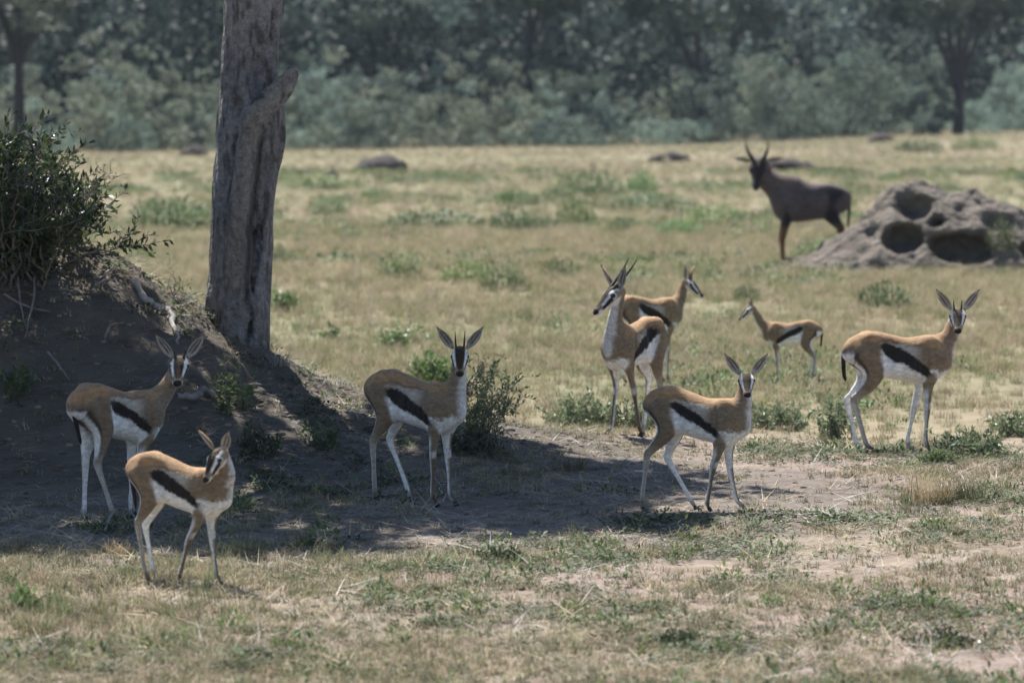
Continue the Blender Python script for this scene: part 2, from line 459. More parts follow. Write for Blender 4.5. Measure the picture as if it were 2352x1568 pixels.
def leaf_ear(name, parent, base, d, face, length, width, mat_out):
    """cupped ear: base point, direction, direction the hollow faces"""
    d = d.normalized(); f = (face - d * face.dot(d)).normalized(); s = d.cross(f)
    nl, nw = 9, 7
    V, C = [], []
    for layer in (0, 1):
        for i in range(nl):
            t = i / (nl - 1)
            w = width * (math.sin(math.pi * min(1, (t * .78 + .16))) ** .8) * (1 - t ** 6) + .002
            if t < .25: w *= .55 + 1.8 * t
            for j in range(nw):
                u = j / (nw - 1) * 2 - 1
                cup = .55 * (1 - .3 * t)
                p = base + d * (t * length) + s * (u * w * .5) + f * (abs(u) ** 2 * w * .5 * cup - w * .2) - f * (layer * .006 * (1 - abs(u) ** 2) + layer * .0015) + f * (.006 * t * t)
                V.append(p)
                if layer == 0:
                    e = abs(u)
                    dark = 1 if (abs(e - .42) < .2 and .15 < t < .8) else 0
                    c = (.07, .06, .056) if dark else (.38, .355, .33)
                    if t > .9: c = (.10, .08, .06)
                else:
                    c = (.25, .17, .10)
                C.append(c)
    V = np.array([tuple(p) for p in V])
    Q = []
    g = lambda l, i, j: l * nl * nw + i * nw + j
    for i in range(nl - 1):
        for j in range(nw - 1):
            Q.append((g(0, i, j), g(0, i, j + 1), g(0, i + 1, j + 1), g(0, i + 1, j)))
            Q.append((g(1, i, j), g(1, i + 1, j), g(1, i + 1, j + 1), g(1, i, j + 1)))
        for j, fl in ((0, 1), (nw - 1, 0)):
            q = (g(0, i, j), g(0, i + 1, j), g(1, i + 1, j), g(1, i, j))
            Q.append(q if fl else q[::-1])
    for i in (0, nl - 1):
        for j in range(nw - 1):
            Q.append((g(0, i, j), g(1, i, j), g(1, i, j + 1), g(0, i, j + 1)))
    return obj(name, new_mesh(name, V, np.array(Q), True, M_COAT, np.array(C)), parent)

def uv_ball(c, r, nu=12, nv=8):
    V = []
    for i in range(nv + 1):
        a = math.pi * i / nv
        for j in range(nu):
            b = 2 * math.pi * j / nu
            V.append((c[0] + r * math.sin(a) * math.cos(b), c[1] + r * math.sin(a) * math.sin(b), c[2] + r * math.cos(a)))
    Q = [(i * nu + j, (i + 1) * nu + j, (i + 1) * nu + (j + 1) % nu, i * nu + (j + 1) % nu) for i in range(nv) for j in range(nu)]
    return np.array(V), np.array(Q)

def antelope(name, label, group, px, dist, yaw, S, legs, head_px, head_y, head_yaw, head_pitch, head_size=1.0, horns=None, ears=((-.30, .62, .80), (-.30, .62, .80)),
             A=GAZ, pattern=gazelle_pattern, tail=None, cat="gazelle", res=.0055, neck_bow=0.0, ear_len=.160, ear_w=.056, stretch=1.0, plump=1.0, tilt=0.0, foot_w=None, head_x=None, verbose=False):
    """px, dist: where the middle of the body stands; yaw: heading (0 = to the right of the picture, 90 = away);
    legs: for left hind, right hind, left fore, right fore either local (x, z) joints or picture positions of hock/knee, fetlock and hoof."""
    yaw = math.radians(yaw)
    root = Vector(((px - 1176.0) / FPX * dist, dist, 0)); root.z = gz(root.x, root.y)
    ca, sa = math.cos(yaw), math.sin(yaw)
    def to_local(p):
        q = p - root
        return Vector(((q.x * ca + q.y * sa) / S, (-q.x * sa + q.y * ca) / S, q.z / S))
    def to_world(p):
        p = p * S
        return root + Vector((p.x * ca - p.y * sa, p.x * sa + p.y * ca, p.z))
    def plane(kx, ky, y0):
        o = to_local(Vector((0, 0, CAM_H))); d = to_local(root + ray(kx, ky)) 
        t = (y0 - o.y) / d.y
        p = o + d * t
        return Vector((p.x, y0, p.z))
    E = bpy.data.objects.new(name, None); COL.objects.link(E)
    E.location = root; E.rotation_euler = (0, 0, yaw); E.scale = (S, S, S)
    E["label"] = label; E["category"] = cat
    if group: E["group"] = group
    E.empty_display_size = .1
    chains = []
    T = np.array(A["torso"]); T[:, 0] *= stretch
    T[:, 1:3] -= tilt * T[:, :1]
    P = np.stack([T[:, 0], 0 * T[:, 0], (T[:, 1] + T[:, 2]) / 2], 1)
    chains.append((0, P, T[:, 3] * plump, (T[:, 1] - T[:, 2]) / 2, .02))
    feet = []
    for i, kp in enumerate(legs):
        hind = i < 2; s = 1 if i % 2 == 0 else -1
        C = np.array(A["hind" if hind else "fore"]); n = len(C)
        C[:, 0] *= 1.0
        C[:3, 1] -= tilt * C[:3, 0]
        if hind: C[:, 0] += (stretch - 1) * -.2
        else: C[:, 0] += (stretch - 1) * .2
        yl = np.interp(np.arange(n), [0, 2, n - 1], [A["hip_y"], A["hip_y"] * .98, A["foot_y"]]) * s
        if kp is not None:
            y3 = [yl[n - 4] if hind else yl[n - 4], yl[n - 2], yl[n - 1]]
            J = []
            for (kx, ky), yy in zip(kp, y3):
                if abs(kx) < 3: J.append(Vector((kx, yy, ky)))
                else: J.append(plane(kx, ky, yy))
            hw_ = to_world(J[2]); g = (gz(hw_.x, hw_.y) - root.z) / S
            if verbose: print("  %-10s leg %d hoof z-off %.3f  local" % (name, i, J[2].z - g), [tuple(round(v, 3) for v in j) for j in J])
            J[2].z = g + .030
            J[1].z = max(J[1].z, g + .06)
            ih = n - 4                                             # hock / knee row
            old = C[ih, :2].copy()
            new = np.array((J[0].x, J[0].z))
            for r in range(1, ih):
                w = (r / ih) ** 1.4
                C[r, :2] += (new - old) * w * .8
            if hind:                                                # keep the gaskin sloping into the hock
                C[ih - 1, :2] = new + (C[ih - 2, :2] - new) * .36 + np.array((-.004, 0))
            C[ih, :2] = new
            C[n - 2, :2] = (J[1].x, J[1].z); C[n - 1, :2] = (J[2].x, J[2].z)
            C[n - 3, :2] = new * .5 + C[n - 2, :2] * .5
        pts = np.stack([C[:, 0], yl, C[:, 1]], 1)
        feet.append((pts[-2], pts[-1], s))
        chains.append((i + 1, pts, C[:, 2], C[:, 3], .035 if hind else .03))
    # head frame
    hy, hp = math.radians(head_yaw) - yaw, math.radians(head_pitch)
    hf = Vector((math.cos(hy) * math.cos(hp), math.sin(hy) * math.cos(hp), math.sin(hp)))
    hl = Vector((0, 0, 1)).cross(hf).normalized(); hu = hf.cross(hl)
    if head_x is not None:                                          # head in the plane local x = head_x
        o = to_local(Vector((0, 0, CAM_H))); d = to_local(root + ray(*head_px)); t = (head_x - o.x) / d.x; hc = o + d * t
    else:
        hc = plane(head_px[0], head_px[1], head_y)                   # between the eyes
    hs = head_size
    H0 = hc - hf * (.035 * hs) - hu * (.018 * hs)
    def hpnt(x, y, z): return H0 + (hf * x + hl * y + hu * z) * hs
    poll = hpnt(-.012, 0, -.012)
    n0, n1 = A["neck0"], A["neck1"]
    a0 = np.array((n0[0] + (stretch - 1) * .2, 0, n0[1] - tilt * n0[0])); a1 = np.array((n1[0] + (stretch - 1) * .2, 0, n1[1] - tilt * n1[0])); a3 = np.array(poll)
    top = a3 - a1
    m1 = a1 + top * .42 + np.array((.028 + neck_bow, 0, -.01)); m2 = a1 + top * .8 + np.array((.010 + neck_bow * .5, 0, 0)) - np.array(hf) * .008
    nr = A["neck_r"]
    NP = np.array([a0, a1, m1, m2, a3]); NA = [n0[2], n1[2], nr[0], nr[2], nr[2] * hs]; NB = [n0[3], n1[3], nr[1], nr[3], nr[3] * hs]
    chains.append((5, NP, NA, NB, .05))
    hx = [-.03, .0, .035, .075, .115, .148, .166]; hz = [.0, .004, .0, -.011, -.02, -.028, -.031]
    ha = np.array([.034, .046, .049, .040, .030, .0265, .019]) * A.get('head_w', 1); hb = [.032, .042, .044, .036, .028, .0235, .016]
    HP = np.array([tuple(hpnt(x, 0, z)) for x, z in zip(hx, hz)])
    chains.append((6, HP, np.array(ha) * hs, np.array(hb) * hs, .018))
    allp = np.concatenate([c[1] for c in chains])
    F = Field(allp.min(0) - .13, allp.max(0) + .13, res / S)
    for g, p, a, b, k in chains:
        side = tuple(hl) if g == 6 else (0, 1, 0)
        F.chain(p, a, b, side, k, sub=4, margin=.05)
    for s in (1, -1) if A is GAZ else ():                            # shoulder blade, hip bone, hollow flank, ribs
        dz = lambda xx: -tilt * xx
        F.ball((.195 * stretch, .070 * s * plump, .60 + dz(.195)), (.050, .034, .095), .05)
        F.ball((-.185 * stretch, .060 * s * plump, .705 + dz(-.185)), (.035, .028, .03), .05)
        F.ball((-.075 * stretch, .128 * s * plump, .625 + dz(-.075)), (.035, .040, .075), .06, cut=True)
        for q in range(5): F.ball((.02 + .035 * q, .118 * s * plump, .56 + dz(.05)), (.006, .014, .07), .02, cut=True)
    for g, p, a, b, k in chains[1:3]:                                # point of the hock
        hk = p[len(p) - 4]; F.ball(hk + np.array((-.008, 0, .012)), (.011, .010, .017), .014)
    for sy in (1, -1):                                               # brow and cheek
        F.ball(hpnt(.040, .034 * sy, .014), .018 * hs, .014)
    V, Q = F.mesh()
    V = relax(V, Q, 2, .5)
    N = F.normals(V)
    # nearest limb for the coat pattern
    D = []
    front = np.zeros(len(V))
    for g, p, a, b, k in chains:
        q = catmull(np.concatenate([p, np.asarray(a)[:, None], np.asarray(b)[:, None]], 1), 3)
        best = np.full(len(V), 9.0)
        for i in range(len(q) - 1):
            d = q[i + 1, :3] - q[i, :3]; L2 = d.dot(d)
            if L2 < 1e-10: continue
            t = np.clip(((V - q[i, :3]) @ d) / L2, 0, 1)
            rel = V - (q[i, :3] + t[:, None] * d)
            rr = np.sqrt((q[i, 3] + (q[i + 1, 3] - q[i, 3]) * t) * (q[i, 4] + (q[i + 1, 4] - q[i, 4]) * t))
            dd = np.linalg.norm(rel, axis=1) / rr
            if g == 5:
                u = d / math.sqrt(L2); fv = np.cross((0, 1, 0), u); fv /= np.linalg.norm(fv) + 1e-9
                fv = -fv if fv[0] < 0 else fv
                front = np.where(dd < best, (rel @ fv) / (rr * np.maximum(dd, .3)), front)
            best = np.minimum(best, dd)
        D.append(best)
    D = np.array(D)
    D[5] *= 1.12
    D[0] *= .93
    W = np.exp(-(D - D.min(0)) / .045); W /= W.sum(0)
    R = np.array([tuple(hf), tuple(hl), tuple(hu)])
    head = (V - np.array(H0)) @ R.T / hs
    col = pattern(V, N, W, dict(neck_front=front, head=head))
    body = obj("body", new_mesh("body", V, Q, True, M_COAT, col), E)
    for i, s in enumerate((1, -1)):
        e = ears[i]
        dloc = (hf * e[0] + hl * (s * e[1]) + hu * e[2])
        leaf_ear("ear", E, hpnt(-.016, .038 * s, .028), dloc, hf + hl * (.25 * s) + hu * .1, ear_len * hs, ear_w * hs, M_COAT)
        ev, eq = uv_ball(hpnt(.047, .0405 * s, .013), .0135 * hs)
        obj("eye", new_mesh("eye", ev, eq, True, M_EYE), E)
    if horns:
        L, spread, back, r0 = horns[:4]
        L = L / math.hypot(1, back)
        curl = horns[4] if len(horns) > 4 else 0.0
        for s in (1, -1):
            b = hpnt(.012, A.get('horn_y', .021) * s, .036)
            pts, rad = [], []
            for k in range(13):
                t = k / 12
                p = b + hu * (L * t * (1 + curl * (t - 1) * t)) - hf * (L * back * t * (1 - curl * (t - 1) * .6)) + hl * (s * spread * L * t * (1 - .45 * t))
                pts.append(tuple(p)); ring = 1 + (.10 if k % 2 else -.04) * (t < .75)
                rad.append(r0 * (1 - t) ** .75 * ring + .0012)
            v, q = tube(pts, rad, 8)
            obj("horn", new_mesh("horn", v, q, True, M_HORN), E)
    for (p0, p1, s) in feet:                                         # two-toed hooves
        d = Vector((.8, 0, -.25)); base = Vector(p1)
        for t in (1, -1):
            b = base + Vector((.006, t * .0075, -.006))
            v, q = tube([tuple(b), tuple(b + Vector((.006, t * .0005, -.012))), tuple(b + Vector((.012, t * .001, -.024))), tuple(b + Vector((.012, t * .001, -.0262)))],
                        [.0085, .0105, .0125, .001], 8)
            obj("hoof", new_mesh("hoof", v, q, True, M_HOOF), E)
    if tail:
        pts = np.array(tail, float)
        pp = catmull(pts, 4); m = len(pp)
        rr = np.interp(np.arange(m) / (m - 1), [0, .25, .6, .9, 1], [.013, .011, .014, .010, .001])
        v, q = tube(pp, rr, 8)
        tc = mixc(np.tile(TAN, (len(v), 1)), BLACK, sstep(0, .12, np.repeat(np.arange(m) / (m - 1), 8)))
        obj("tail", new_mesh("tail", v, q, True, M_COAT, tc), E)
    return E

def crop(x0, y0, sc):
    return lambda *pts: [((x0 + a / sc) / 1.06293, (y0 + b / sc) / 1.06293) for a, b in pts]
KA, KC, KD, KH, KG, KF = crop(150, 800, 2.306), crop(860, 770, 2.959), crop(1420, 620, 3.268), crop(1520, 840, 3.4075), crop(2020, 690, 3.483), crop(1760, 340, 2.528)
HERD = "gazelles of the small herd"
TAIL = [(-.305, 0, .662), (-.325, 0, .655), (-.340, .004, .62), (-.340, .006, .55), (-.335, .008, .48), (-.322, .01, .44)]
TAIL_SHORT = [(-.285, 0, .662), (-.312, 0, .648), (-.320, .0, .61), (-.305, -.004, .55), (-.290, -.010, .48), (-.282, -.018, .43)]

def mid(K, *p): return K(*p)
antelope("gazelle", "shaded gazelle seen from behind, looking back over its shoulder by the earth bank", HERD,
         KA((300, 800))[0][0], 21.7, 50, .93,
         [KA((135, 770), (128, 1030), (130, 1085)), KA((205, 775), (285, 1025), (302, 1062)), None, KA((412, 800), (392, 950), (392, 985))],
         KA((664, 205))[0], 0.0, -92, -27, 1.04, horns=(.045, .3, .5, .008), tail=TAIL_SHORT, tilt=.08)
antelope("gazelle", "small gazelle at the front standing in sun with its head turned back over its flank", HERD,
         KA((655, 800))[0][0], 18.5, -24, .735,
         [KA((475, 1120), (508, 1330), (535, 1395)), KA((432, 1110), (462, 1330), (485, 1405)), KA((850, 1200), (873, 1400), (890, 1455)), KA((715, 1195), (668, 1415), (665, 1468))],
         KA((862, 732))[0], -0.10, -132, -40, 1.06, horns=(.012, .3, .1, .006), tail=TAIL_SHORT, tilt=.16, ear_len=.15, neck_bow=.03)
antelope("gazelle", "gazelle with thin upright horns facing the viewer beside the leafy bush", HERD,
         KC((450, 800))[0][0], 22.4, -35, .915,
         [KC((275, 905), (392, 1225), (412, 1272)), KC((150, 915), (160, 1235), (165, 1303)), KC((692, 1030), (708, 1340), (735, 1412)), KC((582, 1010), (580, 1300), (600, 1380))],
         KC((778, 285))[0], 0.0, -90, -30, 1.0, horns=(.11, .12, .45, .0060), tail=None, tilt=.10)
antelope("gazelle", "horned gazelle buck turned towards the viewer with its head in profile", HERD,
         KD((430, 800))[0][0], 26.3, -123, .98,
         [KD((622, 1050), (640, 1300), (645, 1350)), KD((532, 995), (500, 1330), (490, 1390)), KD((415, 1080), (462, 1395), (478, 1462)), KD((275, 1055), (238, 1360), (215, 1415))],
         KD((225, 318))[0], 0.0, -150, -28, 1.1, horns=(.25, .50, 2.4, .0115, .3), tail=TAIL_SHORT, head_x=.34, plump=.84)
antelope("gazelle", "gazelle half hidden behind the horned buck, looking off to the side", HERD,
         KD((520, 400))[0][0], 32.6, 30, .90,
         [None, None, None, None],
         KD((880, 235))[0], 0.0, -22, -30, 1.0, horns=(.085, .25, .6, .0085), tail=TAIL_SHORT)
antelope("gazelle", "small pale gazelle in side view on the grass between the buck and the hole-riddled mound", HERD,
         KF((445, 1200))[0][0], 32.7, 166, .665,
         [KF((582, 1355), (570, 1450), (558, 1505)), KF((570, 1350), (560, 1445), (552, 1500)), KF((350, 1365), (350, 1450), (350, 1488)), KF((345, 1360), (352, 1450), (356, 1492))],
         KF((165, 1052))[0], 0.0, 188, -30, 1.02, tail=TAIL, ear_len=.125, ear_w=.046)
antelope("gazelle", "tan gazelle with short horns and hanging black tail at the edge of the bare ground", HERD,
         KG((600, 800))[0][0], 26.0, 12, 1.0,
         [KG((168, 1015), (250, 1375), (272, 1440)), KG((228, 1012), (330, 1370), (385, 1450)), KG((738, 1060), (680, 1340), (702, 1432)), KG((848, 1080), (835, 1335), (865, 1415))],
         KG((1108, 275))[0], 0.0, -95, -25, 1.0, horns=(.065, .12, .45, .0062), tail=TAIL)
antelope("gazelle", "hornless young gazelle with wide ears facing the viewer at the rim of the shade", HERD,
         KH((620, 800))[0][0], 22.1, -22, .84,
         [KH((375, 950), (562, 1285), (592, 1342)), KH((205, 930), (166, 1250), (160, 1342)), KH((897, 1060), (952, 1340), (998, 1418)), KH((748, 1050), (706, 1310), (708, 1428))],
         KH((1030, 292))[0], 0.0, -90, -23, 1.0, horns=None, tail=None, tilt=.11)
TOPI = dict(GAZ,
    torso=[(-.315, .635, .49, .045), (-.27, .675, .455, .086), (-.16, .70, .412, .115), (0, .710, .385, .126), (.10, .735, .372, .126),
           (.18, .765, .375, .11), (.24, .745, .41, .088), (.285, .67, .48, .055)],
    neck0=(.14, .63, .085, .115), neck1=(.235, .655, .066, .105), neck_r=(.064, .098, .054, .072), head_w=.92, horn_y=.016)
for k_ in ("hind", "fore"):
    TOPI[k_] = [(a, b, c * 1.22, d * 1.22) for a, b, c, d in GAZ[k_]]
antelope("topi_antelope", "large dark brown antelope with ringed horns standing beside the hole-riddled mound", None,
         KF((545, 400))[0][0], 57.9, 184, 1.59,
         [None, None, KF((385, 600), (385, 715), (388, 748)), KF((372, 600), (378, 715), (380, 745))],
         KF((228, 178))[0], 0.0, -103, -40, 1.42, horns=(.205, .72, .35, .021, .6), ears=((-.15, 1, .12), (-.15, 1, .12)), A=TOPI, pattern=topi_pattern,
         tail=[(-.30, 0, .64), (-.33, 0, .625), (-.345, 0, .55), (-.34, 0, .42), (-.335, 0, .32)], cat="antelope", res=.013, ear_len=.12, ear_w=.035)
antelope("gazelle", "tiny distant gazelle standing behind the grey-green bush far out in the field", "far gazelles",
         762, 124.0, 200, .62, [None] * 4, (762, 388), 0.0, -100, -20, 1.1, tail=None, res=.022, verbose=False)
antelope("gazelle", "tiny distant gazelle seen end-on above the green tufts far out in the field", "far gazelles",
         1360, 131.0, 96, .60, [None] * 4, (1362, 378), 0.0, 60, -30, 1.1, tail=TAIL_SHORT, res=.022, verbose=False)
# ------------------------------------------------------------------ ground sheet
def axis(points):
    out = []
    for a, b, st in points:
        out.append(np.arange(a, b - 1e-6, st))
    return np.concatenate(out + [[points[-1][1]]])
gx = axis([(-800, -400, 100), (-400, -100, 30), (-100, -20, 6), (-20, -5.5, .6), (-5.5, 5.0, .045), (5.0, 20, .6), (20, 100, 6), (100, 400, 30), (400, 800, 100)])
gy = axis([(-60, 0, 15), (0, 12, 1.0), (12, 28.6, .05), (28.6, 45, .3), (45, 90, 1.0), (90, 300, 6), (300, 700, 20), (700, 980, 40)])
GX, GY = np.meshgrid(gx, gy)
GZ = ground_z(GX, GY)
nx, ny = len(gx), len(gy)
i_, j_ = np.meshgrid(np.arange(ny - 1), np.arange(nx - 1), indexing='ij')
GQ = np.stack([i_ * nx + j_, i_ * nx + j_ + 1, (i_ + 1) * nx + j_ + 1, (i_ + 1) * nx + j_], -1).reshape(-1, 4)

def zone(x, y):
    """soil types: weight of bank earth, weight of bare pinkish soil, weight of meadow"""
    z0 = np.interp(x, RX, RZ)
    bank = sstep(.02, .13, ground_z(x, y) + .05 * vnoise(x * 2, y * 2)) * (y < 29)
    meadow = sstep(26.2, 27.6, y + .5 * vnoise(x * 1.2, y * 1.2))
    return bank, meadow

bank, meadow = zone(GX, GY)
n1 = vnoise(GX * .55, GY * .30, 9.2); n2 = vnoise(GX * 2.3, GY * 1.4, 3.1); n3 = vnoise(GX * 7, GY * 5, 1.1)
gc = np.zeros(GX.shape + (3,))
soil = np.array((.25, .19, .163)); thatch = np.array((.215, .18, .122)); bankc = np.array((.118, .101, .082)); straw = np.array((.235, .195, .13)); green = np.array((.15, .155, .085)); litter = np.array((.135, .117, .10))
def lay(c, w): 
    global gc
    gc = gc * (1 - w[..., None]) + c * w[..., None]
gc[:] = soil
lay(thatch, np.clip(.45 + .6 * n1 + .4 * n2, 0, 1) * .8)
lay(litter, sstep(.3, -.2, np.abs((GX + 1.2) / 3.2) ** 2 + ((GY - 22.6) / 3.4) ** 2 - 1 + .3 * n2) * .75)  # dark litter under the tree, colour darkened further to deepen its shade
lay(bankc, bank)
lay(straw, meadow)
fg = vnoise(GX * .12 + 3, GY * .05, 7.7) + .5 * vnoise(GX * .35, GY * .15, 2.2)
lay(green, meadow * np.clip(.30 + .6 * fg, 0, .8) * sstep(26, 34, GY))
lay(np.array((.05, .062, .035)), sstep(330, 380, GY))
gc *= (1 + .10 * n3)[..., None]
M_GROUND = material("ground_soil", (0, 0, 0), 0.95, tint=True, noise=(5.0, 0.22), bump=(26, .7, .03), spec=0.1)
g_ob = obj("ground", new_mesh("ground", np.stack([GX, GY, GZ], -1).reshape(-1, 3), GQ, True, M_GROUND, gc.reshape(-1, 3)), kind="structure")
g_ob["label"] = "dry pinkish soil, worn earth bank and straw meadow"

# ------------------------------------------------------------------ the shade tree
def px_at(px, py, d): return np.array(tuple(at(px, py, d)))
TD = 25.65
base_z = .45
trunk_rows = [(546, 860, 80, 78), (546, 790, 77, 75), (548, 700, 75, 74), (553, 560, 70, 70), (562, 430, 70, 68), (574, 310, 76, 70), (576, 220, 70, 68), (579, 110, 67, 66), (586, 0, 69, 68), (592, -110, 68, 66), (600, -240, 66, 64)]
TP = np.array([px_at(a, b, TD) for a, b, _, _ in trunk_rows]); s_ = FPX / TD
F = Field(TP.min(0) - .42, TP.max(0) + np.array((.42, .42, .05)), .0125)
F.chain(TP, [r[2] / s_ for r in trunk_rows], [r[3] / s_ for r in trunk_rows], (1, 0, 0), .02, sub=3, margin=.12)
F.noise((8, 8, 1.6), .026, 3.0)
for k in range(26):
    t = k / 25; F.ball(px_at(np.interp(t, [0, .5, 1], [572, 592, 628]), 760 - 470 * t, TD - .17), (.020, .045, .03), .025, cut=True)
for k in range(20):
    t = k / 19; F.ball(px_at(np.interp(t, [0, .6, 1], [505, 530, 545]), 740 - 420 * t, TD - .17), (.016, .03, .03), .02, cut=True)
stn = [(533, 780, 36, .13), (538, 640, 32, .165), (548, 520, 27, .185), (560, 420, 24, .195), (571, 330, 24, .20), (584, 275, 28, .205), (612, 242, 28, .22), (646, 208, 25, .225), (672, 170, 17, .23), (680, 156, 5, .23)]
F.chain([px_at(a, b, TD - o) for a, b, r, o in stn], [r / s_ for *_, r, o in stn], [r / s_ * 1.1 for *_, r, o in stn], (1, 0, 0), .02, sub=3, margin=.08)
st2 = [(580, 275, 22, .175), (574, 220, 15, .18), (582, 172, 8, .165)]
F.chain([px_at(a, b, TD - o) for a, b, r, o in st2], [r / s_ for *_, r, o in st2], [r / s_ for *_, r, o in st2], (1, 0, 0), .02, sub=3, margin=.08)
F.ball(px_at(541, 244, TD - .185), (.050, .04, .055), .03, cut=True)
F.ball(px_at(632, 318, TD - .16), (.035, .03, .05), .03, cut=True)
for k in range(14):
    a, b = random.uniform(500, 640), random.uniform(20, 740)
    F.ball(px_at(a, b, TD - random.uniform(.08, .17)), (random.uniform(.02, .05), .02, random.uniform(.03, .09)), .03, cut=True)
F.noise((15, 15, 2.8), .016, 5.0)
F.noise((30, 30, 9), .009, 8.0)
V, Q = F.mesh()
h = V[:, 2]
lich = sstep(.35, .6, vnoise(V[:, 0] * 34, V[:, 1] * 34, V[:, 2] * 26)) * sstep(.1, .6, vnoise(V[:, 0] * 4, V[:, 1] * 4, V[:, 2] * 3))
crk = sstep(.0, .8, vnoise(V[:, 0] * 50, V[:, 1] * 50, V[:, 2] * 14) + .7 * vnoise(V[:, 0] * 24, V[:, 1] * 24, V[:, 2] * 6 + 9))
tc = np.tile(np.array((.225, .218, .215)), (len(V), 1)) * (1 + .25 * vnoise(V[:, 0] * 6, V[:, 1] * 6, V[:, 2] * 3))[:, None]
tc = mixc(tc, (.06, .05, .045), crk * .7)
tc = mixc(tc, (.34, .33, .33), lich * .7)
off_ = V[:, 0] - np.interp(V[:, 2], [.72, 1.39, 1.88, 2.02, 2.19, 2.29], [-1.683, -1.644, -1.583, -1.547, -1.40, -1.33])
smooth_wood = np.exp(-(off_ / .05) ** 4) * (V[:, 1] < TD - .12) * sstep(.9, 1.15, h) * sstep(2.45, 2.35, h)
tc = mixc(tc, (.035, .03, .03), np.exp(-((off_ - .085) / .02) ** 2) * (V[:, 1] < TD - .05) * sstep(.85, 1.0, h) * sstep(2.0, 1.9, h) * .8)  # shaded crease beside the dead limb, painted as a dark strip
tc = mixc(tc, (.255, .23, .20), smooth_wood * .9)
M_BARK = material("bark", (0, 0, 0), 0.9, tint=True, noise=(24, 0.5), bump=(34, 1.0, .06), spec=0.15)
tree = bpy.data.objects.new("shade_tree", None); COL.objects.link(tree)
tree["label"] = "large grey tree trunk with a fused dead limb growing from the earth bank"; tree["category"] = "tree"
obj("trunk", new_mesh("trunk", V, Q, True, M_BARK, tc), tree)
top = TP[-1]
CR = np.array((-3.1, 25.25, 5.5))
limb_ends = []
for k in range(9):
    a = 2 * math.pi * k / 9 + .3; r = random.uniform(1.2, 2.3)
    e = CR + np.array((math.cos(a) * r, math.sin(a) * r * 1.1, random.uniform(-.3, 1.0)))
    b0 = top + np.array((0, 0, -.12)); m_ = b0 * .55 + e * .45 + np.array((0, 0, .45))
    pp = catmull([b0, m_, e], 6)
    v, q = tube(pp, np.linspace(.10 if k else .14, .02, len(pp)), 7)
    obj("limb", new_mesh("limb", v, q, True, M_BARK, np.tile((.14, .12, .11), (len(v), 1))), tree)
    limb_ends.append(e)

def leaf_cloud(centers, radii, n, size, aspect=.5, droop=.3, seed=1, squash=.75, hollow=.35):
    """n folded leaf faces spread through ellipsoidal clumps -> verts, quads"""
    r = np.random.default_rng(seed)
    centers = np.asarray(centers, float); radii = np.asarray(radii, float)
    w = radii ** 2; w = w / w.sum()
    idx = r.choice(len(centers), n, p=w)
    d = r.normal(size=(n, 3)); d /= np.linalg.norm(d, axis=1)[:, None]
    rad = (hollow + (1 - hollow) * r.random(n) ** .6)
    p = centers[idx] + d * (radii[idx] * rad)[:, None] * np.array((1, 1, squash))
    t = r.normal(size=(n, 3)); t[:, 2] -= droop; t /= np.linalg.norm(t, axis=1)[:, None]
    u = np.cross(t, r.normal(size=(n, 3))); u /= np.linalg.norm(u, axis=1)[:, None]
    L = size * (.65 + .7 * r.random(n)); W_ = L * aspect
    a, b = t * L[:, None] * .5, u * W_[:, None] * .5
    V = np.stack([p - a, p + b, p + a, p - b], 1).reshape(-1, 3)
    Q = np.arange(4 * n).reshape(n, 4)
    return V, Q, idx, p

M_CANOPY = material("canopy_leaf", (.06, .085, .03), 0.6, noise=(3, .3), translucent=.15)
cc, rr = [], []
for k in range(56):
    a = random.uniform(0, 2 * math.pi); q = math.sqrt(random.random())
    c = CR + np.array((math.cos(a) * 2.25 * q, math.sin(a) * 2.05 * q, random.uniform(-.7, 1.1) * (1 - .4 * q)))
    cc.append(c); rr.append(random.uniform(.42, .75))
for k in range(20):                                      # lobe over the back of the bank
    a = random.uniform(0, 2 * math.pi); q = math.sqrt(random.random())
    cc.append(np.array((-1.25 + math.cos(a) * .95 * q, 26.7 + math.sin(a) * 1.05 * q, random.uniform(4.9, 6.1)))); rr.append(random.uniform(.4, .65))
V, Q, _, _ = leaf_cloud(cc, rr, 18500, .20, .6, seed=4)
obj("crown", new_mesh("crown", V, Q, False, M_CANOPY), tree)
